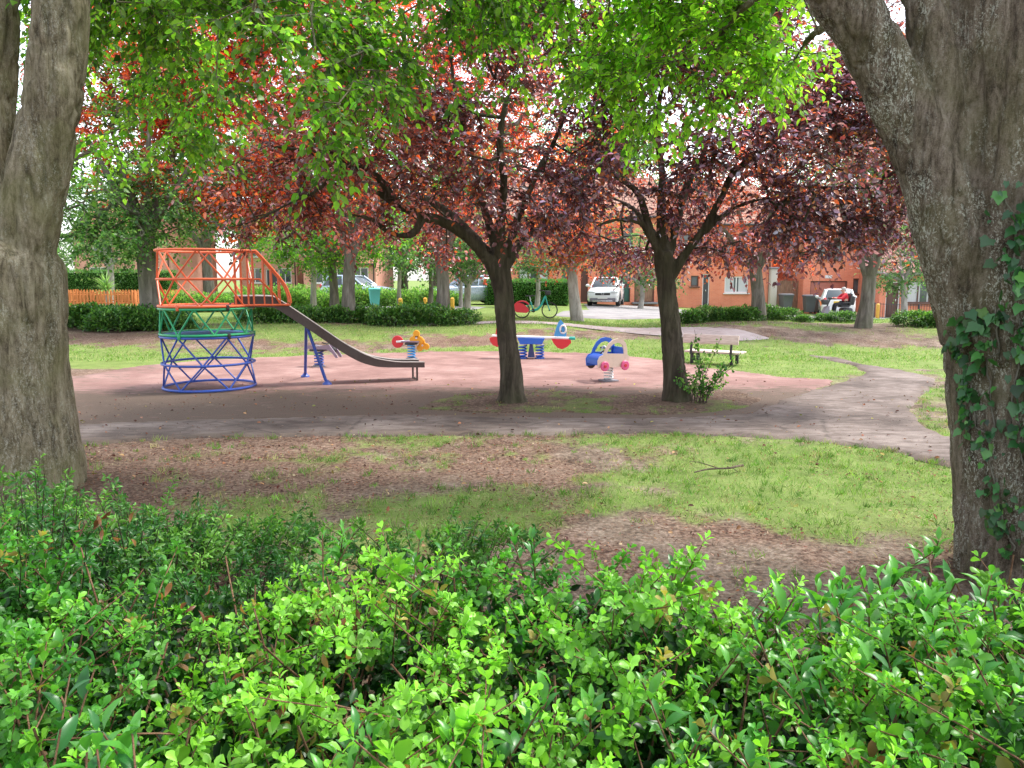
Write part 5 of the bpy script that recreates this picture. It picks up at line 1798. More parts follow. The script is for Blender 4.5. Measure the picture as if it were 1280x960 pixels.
def tree(name, label, base, trunk, limbs, blobs, n, leafmat, cols, weights=None, bark=BARK_PLUM, L=.075, wr=.55, tw=4, lp=9, twl=.45, droop=.35, tmpl=T_MID, seed=1, gap=.40,
         gscale=1.6, tip=.0045, group=None, voxel=None, disp=None, shade=None, hang=.25, shell=.35, twig=True, maxr=.05, filt=None, cat='tree', extra=None, jit=.2):
    """trunk/limbs are [(points, radii)] in world space; crown reaches every sampled point with real branches"""
    rng = np.random.default_rng(seed)
    t = thing(name, label, cat, base, 0, group)
    allwood = trunk + limbs
    T = sample_blobs(rng, blobs, n, shell, gap, gscale, seed)
    if filt is not None: T = T[filt(T)]
    tubes, dirs = grow(rng, limbs if limbs else trunk, T, tip, maxr=maxr)
    centre = np.mean([b[0] for b in blobs], axis=0) - np.array([0, 0, .5])
    arr, twigs = crown_leaves(rng, T, dirs, centre, tw, lp, twl, L, wr, droop, cols, weights, tmpl, hang, shade=shade, jit=jit)
    sm = [(spline(p, 6 * len(p)), np.interp(np.linspace(0, 1, len(spline(p, 6 * len(p)))), np.linspace(0, 1, len(r)), r)) for p, r in allwood]
    if voxel:
        me = fuse(sm, voxel, disp)
    else:
        me = tubes_mesh('trunk', sm, 14)
    link('trunk', join_meshes('trunk', me, tubes_mesh('boughs', tubes + (twigs if twig else []), 4)), bark, t, True)
    arrs = [arr] + (extra(rng) if extra else [])
    link('crown', leaf_mesh('crown', arrs), leafmat, t, True)
    return t


def pxl(Y, *pts):
    """polyline from photo measurements: (u, v) or (u, v, depth offset)"""
    return [at(p[0], p[1], Y + (p[2] if len(p) > 2 else 0)) for p in pts]


def blob(u, v, Y, rx, ry, rz): return (at(u, v, Y), (rx, ry, rz))


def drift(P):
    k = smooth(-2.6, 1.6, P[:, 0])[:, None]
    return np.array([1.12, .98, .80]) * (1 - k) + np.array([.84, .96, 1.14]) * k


def lift(bl, dz): return [(c + np.array([0, 0, dz]), r) for c, r in bl]


def bark_disp(seed, amp, fx, fz, flare=None):
    def f(co):
        q = co * np.array([fx, fx, fz])
        r = (fbm(q, 4, seed) - .5) * 2 * amp
        ridge = np.abs(fbm(q * 1.7 + 5, 3, seed + 5) - .5) * 2
        r = r - amp * .8 * smooth(.18, 0, ridge)
        if flare:
            bx, by, z0, hgt, am = flare
            a = np.arctan2(co[:, 1] - by, co[:, 0] - bx)
            lob = .55 + .45 * np.cos(a * 5 + seed) + .25 * np.cos(a * 8 + 2)
            r = r + am * lob * np.exp(-np.maximum(co[:, 2] - z0, 0) / hgt)
        return r
    return f


# --- the two plum trees in the middle
YA_ = 10.9
tA = pxl(YA_, (641, 507), (638, 460), (633, 410), (629, 360), (626, 325))
tree('plum_tree', 'purple-leaved plum tree between slide end and see-saw, one long limb reaching left',
     (tA[0][0], YA_, 0),
     [(tA, [.185, .155, .140, .135, .140])],
     [(pxl(YA_, (629, 372), (612, 328, -.1), (588, 300, -.2), (560, 280, -.35), (528, 270, -.5), (500, 258, -.6), (470, 240, -.7)), [.10, .088, .078, .072, .064, .052, .04]),
      (pxl(YA_, (530, 271, -.5), (515, 292, -.6), (490, 292, -.7), (465, 275, -.9), (440, 268, -1.1)), [.05, .045, .04, .035, .025]),
      (pxl(YA_, (500, 258, -.6), (465, 215, -.8), (430, 205, -1.0), (385, 190, -1.2), (335, 182, -1.3)), [.055, .048, .042, .035, .02]),
      (pxl(YA_, (420, 205, -1), (400, 235, -1.1), (370, 250, -1.1), (320, 275, -1.0), (285, 285, -.9)), [.035, .03, .025, .02, .015]),
      (pxl(YA_, (626, 345), (618, 300), (608, 268, .1), (598, 240, .2), (590, 190, .2), (570, 120, .3), (560, 50, .3)), [.09, .08, .06, .05, .04, .032, .025]),
      (pxl(YA_, (628, 345), (640, 295, .2), (655, 255, .4), (672, 215, .6), (700, 160, .8), (715, 90, .9)), [.09, .066, .052, .044, .036, .025]),
      (pxl(YA_, (627, 335), (625, 280, -.3), (630, 230, -.6), (625, 170, -.9), (640, 100, -1.1)), [.10, .07, .055, .045, .03]),
      (pxl(YA_, (630, 340), (655, 300, .5), (690, 275, 1.0), (725, 262, 1.4), (755, 270, 1.6)), [.07, .05, .042, .035, .022]),
      (pxl(YA_, (615, 320, .2), (560, 265, .9), (500, 235, 1.5), (430, 225, 2.0)), [.07, .055, .045, .025])],
     [blob(620, 130, 10.6, 1.3, 1.3, 1.2), blob(560, 60, 11.4, 1.6, 1.6, 1.2), blob(690, 90, 11.5, 1.2, 1.5, 1.3), blob(655, 235, 10.2, .75, .7, .55), blob(700, 265, 11.0, .6, .8, .45), blob(640, 190, 9.9, .8, .6, .6),
      blob(480, 150, 10.4, 1.3, 1.3, .9), blob(390, 160, 9.9, 1.1, 1.1, .8), blob(330, 225, 10.0, .8, .9, .65), blob(430, 260, 10.3, .7, .8, .4), blob(410, 60, 10.8, 1.4, 1.4, 1.1), blob(530, 215, 10.2, .8, .9, .5),
      blob(580, 300, 12.2, .8, .9, .35), blob(500, 262, 12.4, 1.0, .9, .5), blob(730, 215, 11.9, .6, .9, .6), blob(600, -60, 11.0, 2.0, 2.0, 1.2), blob(300, 120, 10.8, .9, 1.0, .9)],
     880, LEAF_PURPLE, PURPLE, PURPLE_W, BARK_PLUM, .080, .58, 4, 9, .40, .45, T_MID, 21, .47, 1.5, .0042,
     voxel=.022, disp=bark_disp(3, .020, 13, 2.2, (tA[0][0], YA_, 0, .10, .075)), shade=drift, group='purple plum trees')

YB_ = 11.0
tB = pxl(YB_, (846, 503), (842, 455), (838, 405), (833, 355), (829, 315))
tree('plum_tree', 'purple-leaved plum tree beside the bench, with a leafy sapling at its foot',
     (tB[0][0], YB_, 0),
     [(tB, [.195, .160, .142, .132, .140])],
     [(pxl(YB_, (832, 330), (816, 300, -.1), (800, 278, -.2), (770, 275, -.4), (745, 283, -.5)), [.08, .06, .045, .033, .022]),
      (pxl(YB_, (816, 300, -.1), (806, 265, -.1), (795, 238, -.2), (772, 222, -.3), (755, 205, -.3)), [.065, .055, .045, .035, .025]),
      (pxl(YB_, (830, 325), (826, 270), (828, 220, .2), (822, 160, .3), (830, 80, .4)), [.09, .066, .054, .043, .028]),
      (pxl(YB_, (832, 325), (845, 280, .2), (858, 235, .4), (880, 190, .6), (900, 120, .8)), [.09, .066, .052, .04, .025]),
      (pxl(YB_, (835, 350), (856, 318, -.1), (880, 285, -.2), (900, 250, -.4), (918, 215, -.5), (950, 190, -.6)), [.09, .065, .055, .05, .045, .03]),
      (pxl(YB_, (880, 290, -.2), (915, 262, -.5), (955, 250, -.8), (990, 270, -1.0)), [.045, .035, .028, .018]),
      (pxl(YB_, (918, 215, -.5), (975, 170, -.4), (1040, 150, -.2), (1100, 160, 0)), [.04, .035, .028, .016]),
      (pxl(YB_, (832, 325), (815, 290, .7), (790, 260, 1.4), (760, 245, 2.0)), [.08, .055, .04, .02])],
     [blob(800, 110, 10.8, 1.2, 1.3, 1.1), blob(880, 140, 10.7, 1.2, 1.2, 1.0), blob(960, 190, 10.4, 1.0, 1.0, .9), blob(1030, 210, 10.4, .95, 1.0, .9), blob(1090, 190, 10.6, .8, .9, .9), blob(1060, 110, 11.2, 1.0, 1.2, .9), blob(930, 270, 10.5, .75, .8, .5),
      blob(1000, 285, 10.5, .7, .8, .42), blob(1105, 275, 10.6, .55, .7, .40), blob(870, 245, 11.2, .8, .9, .55), blob(770, 215, 10.6, .75, .9, .6), blob(740, 290, 11.4, .55, .8, .3), blob(790, 300, 12.2, .6, .8, .3),
      blob(880, 30, 11.2, 1.8, 1.8, 1.1), blob(990, 60, 11.2, 1.3, 1.5, 1.1), blob(900, 300, 12.0, .8, .8, .35)],
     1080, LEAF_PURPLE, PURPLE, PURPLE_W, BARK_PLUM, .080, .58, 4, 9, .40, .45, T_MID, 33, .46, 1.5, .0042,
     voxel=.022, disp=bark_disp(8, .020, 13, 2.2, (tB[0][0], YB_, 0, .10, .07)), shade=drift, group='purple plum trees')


def simple_tree(name, label, u, v, Y, r, top_v, lean, blobs, n, leafmat, cols, weights=None, bark=BARK_GREY, seed=1, L=.11, tw=4, lp=8, twl=.6, forks=4, group=None, tmpl=T_FAR, fork_v=None, gap=.42, gscale=1.0, spreadu=60, wr=.6, droop=.3):
    c = at(u, v, Y)
    z0 = hz1(c[0], Y)
    rng = np.random.default_rng(seed + 100)
    fv = fork_v or (v + (top_v - v) * .5)
    b = np.array([c[0], Y, z0 - .1])
    f = at(u + lean, fv, Y)
    mid = (b + f) / 2 + np.array([rng.normal() * .04, 0, 0])
    trunk = [([b, mid, f], [r * 1.35, r * 1.0, r * .95])]
    limbs = []
    for k in range(forks):
        a = (k - (forks - 1) / 2) / max(1, forks - 1) * 2
        e = at(u + lean + a * spreadu + rng.normal() * 6, top_v + abs(a) * 25 + rng.normal() * 8, Y + rng.normal() * 1.0)
        m = f + (e - f) * .4 + np.array([a * .15, 0, .1])
        limbs.append(([f - np.array([0, 0, r * .6]), f + (m - f) * .45, m, e], [r * .75, r * .55, r * .42, r * .15]))
    return tree(name, label, (c[0], Y, z0), trunk, limbs, blobs, n, leafmat, cols, weights, bark, L, wr, tw, lp, twl, droop, tmpl, seed, gap, gscale, .008, group, voxel=None, maxr=.10, twig=False)


# --- trees along the bank behind the playground
simple_tree('tree', 'dark-trunked green tree behind the low bushes left of the climbing frame', 193, 402, 22.5, .27, 150, -12,
            [blob(185, 250, 22.5, 2.4, 2.2, 1.2), blob(120, 240, 22, 2.0, 2.0, 1.3), blob(260, 230, 22.5, 2.0, 2.0, 1.4), blob(110, 140, 23, 2.6, 2.4, 2.2), blob(150, 295, 21.5, 1.5, 1.4, .7),
             blob(290, 265, 22.5, 1.5, 1.5, .8)], 560, LEAF_GREEN, [(.030, .085, .022), (.055, .130, .035), (.090, .175, .06), (.14, .23, .10)], None, BARK_GREY, 41, .12, fork_v=292, forks=5, spreadu=80)
simple_tree('copper_tree', 'copper-red leaved tree rising behind the climbing frame', 436, 395, 24.0, .19, 60, 2,
            [blob(300, 170, 23.5, 2.6, 2.2, 2.6), blob(185, 185, 23, 2.2, 1.8, 1.6), blob(150, 90, 23.5, 2.6, 2, 2), blob(230, 60, 24, 2.8, 2.2, 2.2), blob(225, 235, 22.8, 1.3, 1.3, .7), blob(360, 90, 24, 3.0, 2.4, 2.4), blob(440, 160, 24, 2.4, 2.2, 2.0), blob(260, 80, 24, 2.4, 2.2, 2.0), blob(330, 245, 23.5, 1.6, 1.6, .9), blob(430, 245, 24, 1.5, 1.6, .8), blob(480, 60, 24.5, 2.8, 2.4, 2.2), blob(390, 0, 24.5, 3.6, 3, 2)],
            1350, LEAF_COPPER, COPPER, COPPER_W, BARK_GREY, 52, .15, fork_v=318, forks=5, spreadu=110, group=None)
simple_tree('tree', 'green maple-like tree with low leaves right of the slide top', 418, 388, 27.5, .15, 250, -4,
            [blob(430, 305, 27, 1.6, 1.5, .9), blob(390, 300, 27.5, 1.5, 1.4, .8), blob(480, 295, 27.5, 1.4, 1.4, .7), blob(350, 290, 28, 1.6, 1.5, .9), blob(420, 262, 27.5, 2.2, 1.8, .9)], 260, LEAF_GREEN, GREENS[:3] + PALEG[:1], None, BARK_GREY, 54, .13, fork_v=325)
simple_tree('copper_tree', 'copper-red leaved tree with a thick trunk and bushes at its foot, above the flower rider', 551, 396, 24.0, .20, 120, 0,
            [blob(560, 270, 23.5, 1.6, 1.5, .7), blob(610, 240, 24, 1.6, 1.6, 1.0), blob(530, 200, 24, 2.2, 2.0, 1.4), blob(600, 150, 24.5, 2.6, 2.2, 1.8), blob(520, 100, 24.5, 2.6, 2.2, 1.8), blob(680, 250, 24.5, 1.8, 1.6, 1.0), blob(700, 150, 25, 2.4, 2, 2), blob(600, 40, 25, 3.4, 2.6, 2)],
            640, LEAF_COPPER, COPPER, COPPER_W, BARK_GREY, 61, .12, fork_v=320, forks=5, spreadu=80)
simple_tree('tree', 'pale green tree with soft low foliage right of the thick bush-footed trunk', 583, 394, 29.0, .13, 290, 2,
            [blob(575, 320, 28.5, 1.5, 1.4, .7), blob(610, 310, 29, 1.4, 1.4, .8), blob(540, 315, 29.5, 1.3, 1.3, .7), blob(590, 285, 29.5, 1.9, 1.6, .8)], 170, LEAF_FAR, PALEG, None, BARK_PALE, 63, .13, fork_v=352)
simple_tree('tree', 'pale-trunked tree standing between the clipped hedge and the white front-facing car', 722, 400, 26.3, .18, 270, -8,
            [blob(700, 310, 26, 1.2, 1.2, .6), blob(735, 300, 26.5, 1.3, 1.3, .8), blob(760, 325, 26.5, .8, .9, .45), blob(715, 270, 26.5, 1.8, 1.6, .9)], 210, LEAF_COPPER, COPPER + PALEG[1:3], COPPER_W + [3, 2], BARK_PALE, 66, .11, fork_v=330)
simple_tree('tree', 'thin pale-trunked tree in front of the clipped hedge', 671, 384, 37.5, .11, 300, 1,
            [blob(672, 325, 37, 1.3, 1.2, .7), blob(650, 318, 37.5, 1.2, 1.2, .7), blob(700, 320, 38, 1.0, 1.0, .7)], 120, LEAF_FAR, PALEG, None, BARK_PALE, 67, .14, fork_v=340)
simple_tree('copper_tree', 'purple-leaved tree on the bank in front of the mobility scooter', 1079, 404, 22.6, .20, 170, 8,
            [blob(1080, 300, 22.4, 1.4, 1.2, .7), blob(1030, 285, 22.5, 1.4, 1.4, .7), blob(1130, 300, 22.5, .9, 1.0, .5), blob(1060, 220, 22.5, 2.2, 2, 1.3), blob(1110, 160, 23, 2.4, 2.2, 1.8), blob(1020, 140, 23, 2.2, 2.2, 1.8), blob(1130, 60, 23, 2.6, 2.4, 2), blob(1040, 310, 22, .9, .9, .35)],
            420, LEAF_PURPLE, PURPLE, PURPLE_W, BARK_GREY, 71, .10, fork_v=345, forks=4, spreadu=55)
simple_tree('copper_tree', 'grey-trunked copper-leaved tree on the bank in front of the white-curtained window', 948, 403, 24.6, .20, 230, -4,
            [blob(940, 315, 24.3, 1.5, 1.3, .55), blob(890, 305, 24.5, 1.2, 1.2, .6), blob(985, 300, 24.5, 1.4, 1.3, .7), blob(940, 250, 24.8, 2.4, 2, 1.3), blob(880, 200, 25, 2.2, 2, 1.5), blob(980, 180, 25, 2.2, 2, 1.6)],
            420, LEAF_PURPLE, COPPER, COPPER_W, BARK_GREY, 73, .11, fork_v=335, forks=4)
simple_tree('tree', 'pale green small tree in front of the low tiled brick house', 1131, 392, 39.0, .15, 300, -2,
            [blob(1130, 335, 38.8, 1.3, 1.2, .9), blob(1105, 345, 39, 1.0, 1.0, .7), blob(1155, 335, 39, 1.0, 1.0, .7), blob(1130, 300, 39, 1.6, 1.4, 1.0)], 150, LEAF_FAR, PALEG, None, BARK_PALE, 75, .14, fork_v=350)
simple_tree('tree', 'slender pale tree in front of the green garage, right of the white front-facing car', 800, 386, 40.0, .12, 300, 3,
            [blob(800, 335, 40, 1.0, 1.0, .8), blob(830, 350, 39.5, .9, .9, .6), blob(778, 330, 40, 1.0, 1.0, .6), blob(805, 305, 40, 1.6, 1.4, .8)], 120, LEAF_FAR, PALEG, None, BARK_PALE, 77, .14, fork_v=355)
for u, v, Y, r, s, lab in ((392, 388, 31, .11, 81, 'thin pale-trunked tree just right of the slide gate'), (499, 381, 33, .085, 82, 'thin pale-trunked tree behind the leftmost yellow post'),
                           (537, 380, 34, .10, 83, 'thin dark-trunked tree left of the thick bush-footed trunk'), (576, 381, 36, .08, 84, 'thin dark-trunked tree left of the silver-blue car'), (137, 372, 42, .16, 85, 'pale-trunked tree behind the spiky plant')):
    simple_tree('young_tree', lab, u, v, Y, r, 280, 1, [blob(u, 318, Y, 1.2, 1.1, .8), blob(u + 22, 300, Y + .4, 1.3, 1.2, .9), blob(u - 24, 304, Y, 1.2, 1.2, .8)], 110, LEAF_FAR, PALEG, None, BARK_PALE if s != 83 else BARK_GREY, s, .14, fork_v=335, spreadu=24)

# --- the far belt of trees
proto = []
for i in range(3):
    rng = np.random.default_rng(200 + i)
    base = np.array([0, 0, 0.0])
    bl = [(np.array([rng.normal() * 2.4, rng.normal() * 2.0, 4.2 + rng.random() * 6.5]), (2.3 + rng.random(), 2.1, 1.7 + rng.random() * .8)) for _ in range(9)]
    trunk = [([base - [0, 0, .3], [.1, 0, 1.6], [.05, .1, 3.2]], [.36, .28, .25])]
    limbs = [([[.05, .1, 2.6], [(k - 2) * .8, rng.normal() * .7, 5.0], [(k - 2) * 1.6, rng.normal() * 1.4, 8.5]], [.2, .12, .04]) for k in range(5)]
    proto.append((trunk, limbs, bl))
far_labels = {}
far_specs = []
for i, (u, Y) in enumerate(((40, 66), (120, 74), (205, 68), (262, 60), (330, 76), (395, 72), (455, 66), (505, 74), (545, 68), (600, 78), (640, 70), (700, 72), (770, 74), (850, 70), (930, 73), (1000, 68), (1075, 74), (1150, 66), (1230, 70), (1300, 62), (-40, 60), (-110, 66), (1370, 66), (1450, 60), (1540, 64), (1640, 58), (1760, 62), (-220, 60), (-340, 62))):
    far_specs.append((wx(u, Y), Y))
done_far = []
for i, (x, y) in enumerate(far_specs):
    lab = ['tall pale green tree in the belt of trees far behind the houses', 'broad mid green tree in the belt of trees far behind the houses', 'dense yellow-green tree in the belt of trees far behind the houses'][i % 3]
    if i < 3:
        tr, li, bl = proto[i]
        o = tree('far_tree', lab, (0, 0, 0), tr, li, bl, 330, LEAF_FAR, [PALEG, [(.06, .13, .03), (.09, .17, .045), (.12, .21, .06)], LIME[:2] + PALEG[:2]][i], None, BARK_GREY, .22, .65, 4, 8, .9, .25, T_FAR, 210 + i, .38, .5, .012,
                 'belt of trees far behind the houses', twig=False, maxr=.12)
        done_far.append(o)
        o.location = (x, y, hz1(x, y))
    else:
        dup(done_far[i % 3], (x, y, hz1(x, y)), random.random() * 6.28, lab, 1.05 + .45 * random.random())

# --- the two big trees framing the view
YL = 6.4
lt_main = pxl(YL, (6, 640), (2, 540), (-2, 430), (0, 330), (2, 300), (2, 275))
left_tree = tree('hornbeam_tree', 'thick smooth-barked tree trunk at the left edge, forking into two stems', (lt_main[0][0], YL, 0),
     [(lt_main + [], [.60, .56, .53, .49, .38, .10]),
      (pxl(YL, (14, 330), (44, 230), (62, 140), (72, 60), (78, -20), (78, -140), (90, -330)), [.32, .24, .210, .205, .200, .195, .17]),
      (pxl(YL, (0, 360, .1), (-30, 230, .15), (-16, 120, .25), (-9, 40, .3), (-6, -40, .3), (-10, -200, .3), (-60, -360, .3)), [.34, .25, .21, .20, .20, .18, .14])],
     [(pxl(YL, (84, -140), (190, -170, .3), (300, -150, .7), (420, -120, 1.0), (520, -80, 1.3)), [.07, .05, .035, .022, .012]),
      (pxl(YL, (80, -20), (150, -60, -.3), (240, -80, -.5), (330, -60, -.6), (400, -20, -.7)), [.05, .036, .025, .016, .01]),
      (pxl(YL, (84, -140), (130, -60, 1.2), (180, 0, 2.2), (230, 50, 2.8)), [.045, .03, .02, .01]),
      (pxl(YL, (90, -330), (300, -330, .5), (520, -260, 1.0), (640, -160, 1.2)), [.12, .09, .06, .03]),
      (pxl(YL, (-60, -360), (-160, -420), (-300, -430)), [.10, .07, .03])],
     lift([blob(130, 70, 8.2, .7, .8, .5), blob(200, 20, 8.2, .7, .8, .5), blob(125, 200, 9.2, .5, .6, .5), blob(150, 30, 7.5, .75, .8, .5), blob(215, 95, 8.6, .7, .8, .5), blob(150, 130, 8.8, .5, .6, .45), blob(270, 20, 7.0, .8, .8, .45), blob(340, 95, 6.6, .6, .7, .42), blob(410, 150, 6.4, .42, .5, .36), blob(430, 60, 6.8, .8, .8, .5), blob(405, 215, 6.5, .20, .3, .22),
      blob(520, 110, 7.0, .6, .7, .42), blob(540, 20, 7.2, .9, .8, .5), blob(330, -60, 7.0, 1.2, 1.0, .5), blob(500, -90, 7.4, 1.2, 1.0, .5), blob(170, -60, 7.4, .9, 1, .6), blob(610, 60, 7.4, .6, .7, .45), blob(255, 165, 8.0, .45, .5, .35), blob(590, 5, 7.0, .7, .6, .36), blob(470, 15, 6.6, .7, .6, .36), blob(-200, -380, 6, 1.5, 1.5, .8)], .14),
     860, LEAF_GREEN, GREENS + LIME[:2], [3, 4, 3, 1.5, 2, 1.4], BARK_LEFT, .076, .62, 3, 9, .40, .25, T_OVATE, 301, .47, 1.6, .0022, group=None, voxel=.02,
     disp=bark_disp(11, .034, 4.2, 1.1, (lt_main[0][0], YL, .2, .30, .05)), hang=.55, shell=.1, maxr=.010)

YR = 4.45
rt_main = pxl(YR, (1302, 760), (1292, 620), (1283, 480), (1276, 370), (1268, 280), (1262, 180), (1256, 60), (1256, -60), (1262, -220), (1270, -420))
right_tree = tree('hornbeam_tree', 'big grey-flecked ivy-clad tree at the right edge, thick limb sweeping up left', (rt_main[0][0], YR, 0),
     [(rt_main, [.47, .42, .41, .42, .375, .325, .31, .30, .28, .24]),
      (pxl(YR, (1228, 420, -.02), (1200, 310, -.03), (1162, 205), (1118, 110), (1075, 35), (1030, -35), (960, -150), (880, -280)), [.23, .21, .178, .160, .150, .150, .145, .12]),
      (pxl(YR, (1232, 350, .02), (1208, 230, .0), (1182, 120, -.02), (1162, 30, .0), (1148, -60, .05), (1120, -200, .1), (1090, -380, .1)), [.19, .155, .125, .118, .118, .115, .10])],
     [(pxl(YR, (960, -150), (870, -110, .8), (780, -60, 1.6), (700, -10, 2.3), (650, 40, 2.8)), [.07, .05, .03, .02, .012]),
      (pxl(YR, (1030, -35), (980, -20, .8), (930, 10, 1.6), (890, 60, 2.2), (850, 120, 2.6)), [.045, .03, .022, .015, .009]),
      (pxl(YR, (880, -280), (760, -240, .6), (640, -160, 1.3), (560, -90, 2.0)), [.10, .075, .05, .025]),
      (pxl(YR, (1075, 35), (1040, 30, 1.0), (1010, 50, 1.8), (990, 80, 2.3)), [.04, .03, .022, .012]),
      (pxl(YR, (1270, -420), (1400, -520), (1560, -560)), [.14, .1, .04])],
     lift([blob(700, 30, 6.8, .7, .8, .42), blob(770, 80, 6.9, .65, .7, .42), blob(735, 125, 7.0, .35, .5, .26), blob(800, 165, 6.9, .32, .4, .30), blob(850, 90, 6.7, .65, .7, .42), blob(870, 165, 6.9, .34, .4, .24), blob(930, 40, 6.4, .7, .8, .42), blob(950, 115, 6.6, .42, .5, .26),
      blob(1010, 75, 6.5, .45, .6, .34), blob(640, 90, 7.2, .4, .5, .36), blob(840, -10, 6.6, 1.0, .9, .42), blob(720, -60, 6.8, 1.0, .9, .42), blob(980, -20, 6.3, .6, .7, .36), blob(800, 205, 6.95, .16, .2, .16), blob(1480, -540, 5, 1.2, 1.2, .6)], .24),
     660, LEAF_GREEN, LIME + GREENS[1:3], [3, 4, 3, 2, 1.2, 1.2], BARK_RIGHT, .068, .60, 3, 9, .34, .25, T_OVATE, 302, .43, 1.8, .0022, group=None, voxel=.013,
     disp=bark_disp(17, .022, 6, 1.2), hang=.55, shell=.1, maxr=.010)


# --- ivy on the right-hand trunk
def ivy():
    rng = np.random.default_rng(77)
    trunk = None
    for ch in right_tree.children:
        if ch.name.startswith('trunk'): trunk = ch
    me = trunk.data
    n = len(me.vertices)
    co = np.empty(n * 3); me.vertices.foreach_get('co', co); co = co.reshape(-1, 3) + np.array(right_tree.location)
    no = np.empty(n * 3); me.vertices.foreach_get('normal', no); no = no.reshape(-1, 3)
    front = no[:, 1] < .25
    co, no = co[front], no[front]
    t = thing('ivy', 'dark green ivy climbing the big grey-flecked trunk at the right edge', 'ivy', (rt_main[0][0] - .4, YR - .4, 0))
    strands = [[(1292, 720), (1285, 640), (1276, 560), (1268, 500), (1272, 430), (1262, 360), (1268, 300), (1258, 225)], [(1300, 700), (1300, 600), (1292, 520), (1290, 450), (1284, 380), (1284, 310), (1282, 230)],
               [(1255, 640), (1244, 590), (1248, 540), (1240, 480), (1246, 430), (1244, 380)], [(1225, 560), (1216, 520), (1205, 485), (1200, 455), (1203, 430)], [(1204, 560), (1198, 520), (1196, 490)], [(1310, 640), (1312, 500), (1308, 380), (1304, 280)],
               [(1246, 410), (1228, 400), (1216, 440), (1208, 470)], [(1268, 700), (1256, 660), (1250, 610)]]
    dens = [1.0, 1.7, .55, .5, .4, 2.0, .3, .45]
    P, Nn, S, tubes = [], [], [], []
    for st, de in zip(strands, dens):
        pl = spline([at(u + 20, v, YR - .45) for u, v in st], 60)
        q = []
        for p in pl:
            d = (co - p) * np.array([1, .35, 1])
            j = np.argmin((d ** 2).sum(1))
            q.append(co[j] + no[j] * .012)
            k = rng.poisson(de * 1.5)
            for _ in range(k):
                p2 = p + np.array([rng.normal() * .05, 0, rng.normal() * .03])
                d = (co - p2) * np.array([1, .35, 1]); j2 = np.argmin((d ** 2).sum(1))
                P.append(co[j2] + no[j2] * (.02 + .05 * rng.random())); Nn.append(no[j2])
                S.append(.054 if p[2] > 1.0 and st[0][0] > 1240 else .042)
        tubes.append((np.array(q)[::2], np.full(len(q[::2]), .005)))
    P, Nn, S = np.array(P), np.array(Nn), np.array(S)
    m = len(P)
    D = norm(np.column_stack([rng.normal(size=m) * .6, rng.normal(size=m) * .2, -.6 - .4 * rng.random(m)]) + Nn * .35)
    NN = norm(Nn + rng.standard_normal((m, 3)) * .7 + np.array([0, 0, .5]))
    L = S * (.45 + 1.0 * rng.random(m))
    cols = palette(rng, m, [(.016, .075, .018), (.030, .12, .026), (.050, .17, .034), (.10, .26, .05)], [3, 4, 2, .7], .3)
    link('stems', tubes_mesh('stems', tubes, 5), BARK_GREY, t, True)
    link('leaves', leaf_mesh('leaves', [leaf_arrays(P, D, NN, L, L * .95 * (.75 + .4 * rng.random(m)), cols, T_IVY)]), leaf_mat('ivy_leaf', .38, .18, (1, 1.1, .6), .5, 1.8), t, True)


ivy()
# ================================================================== hedges and bushes
LEAF_HEDGE = leaf_mat('glossy_hedge_leaf', .38, .30, (1.05, 1.15, .5), .36, 1.8)
LEAF_LAUREL = leaf_mat('glossy_laurel_leaf', .32, .25, (1.05, 1.15, .5), .42, 1.8)
STEM_BROWN = bark_mat('brown_shoots', (.07, .035, .02), (.16, .085, .05), (.26, .17, .10), scale=30)
TWIG_DARK = bark_mat('dark_twigs', (.03, .022, .016), (.07, .05, .038), (.13, .10, .075), scale=30)


def rosettes(rng, O, D, size, tint, k=7, spread=(35, 80), tmpl=T_NEAR, wr=.52, hang=.12):
    """k leaves round every short shoot"""
    n = len(O)
    D = norm(D)
    a = norm(np.cross(D, rng.standard_normal((n, 3))))
    b = np.cross(D, a)
    i = np.tile(np.arange(k), n)
    ph = i * 2.399 + np.repeat(rng.random(n) * 6.28, k)
    f = i / max(1, k - 1)
    th = np.radians(spread[1] + (spread[0] - spread[1]) * f) + rng.normal(size=n * k) * .15
    Dr, ar, br = (np.repeat(q, k, 0) for q in (D, a, b))
    rad = np.cos(ph)[:, None] * ar + np.sin(ph)[:, None] * br
    LD = norm(Dr * np.cos(th)[:, None] + rad * np.sin(th)[:, None] + np.array([0, 0, -hang]))
    NN = norm(Dr * np.sin(th)[:, None] - rad * np.cos(th)[:, None] + rng.standard_normal((n * k, 3)) * .18)
    sz = np.repeat(size, k) * (.72 + .42 * rng.random(n * k)) * (1.08 - .35 * f ** 2)
    P = np.repeat(O, k, 0) + Dr * (f * np.repeat(size, k) * .85)[:, None]
    tc = np.repeat(tint, k, 0) * (1 + .14 * rng.standard_normal((n * k, 1))) * (1 + .25 * f[:, None])
    return leaf_arrays(P, LD, NN, sz, sz * wr * (.85 + .3 * rng.random(n * k)), np.clip(tc, .004, 1), tmpl)


TOP_PX = [(-500, 640), (-120, 640), (0, 650), (150, 680), (280, 690), (330, 678), (400, 660), (480, 660), (570, 664), (640, 682), (720, 702), (800, 704), (880, 728), (960, 738), (1050, 724), (1130, 708), (1200, 694), (1300, 680), (1700, 680)]
def top_z(x): return .77 - .035 * smooth(.0, .5, x) * smooth(2.0, 1.3, x) + .05 * np.sin(x * 2.1 + .6)
_fx, _fy = [], []
for u_, v_ in TOP_PX:
    d_ = ray(u_, v_)
    y_ = (EYE - .74) / (-d_[2] / d_[1])
    _fx.append(d_[0] / d_[1] * y_); _fy.append(y_)


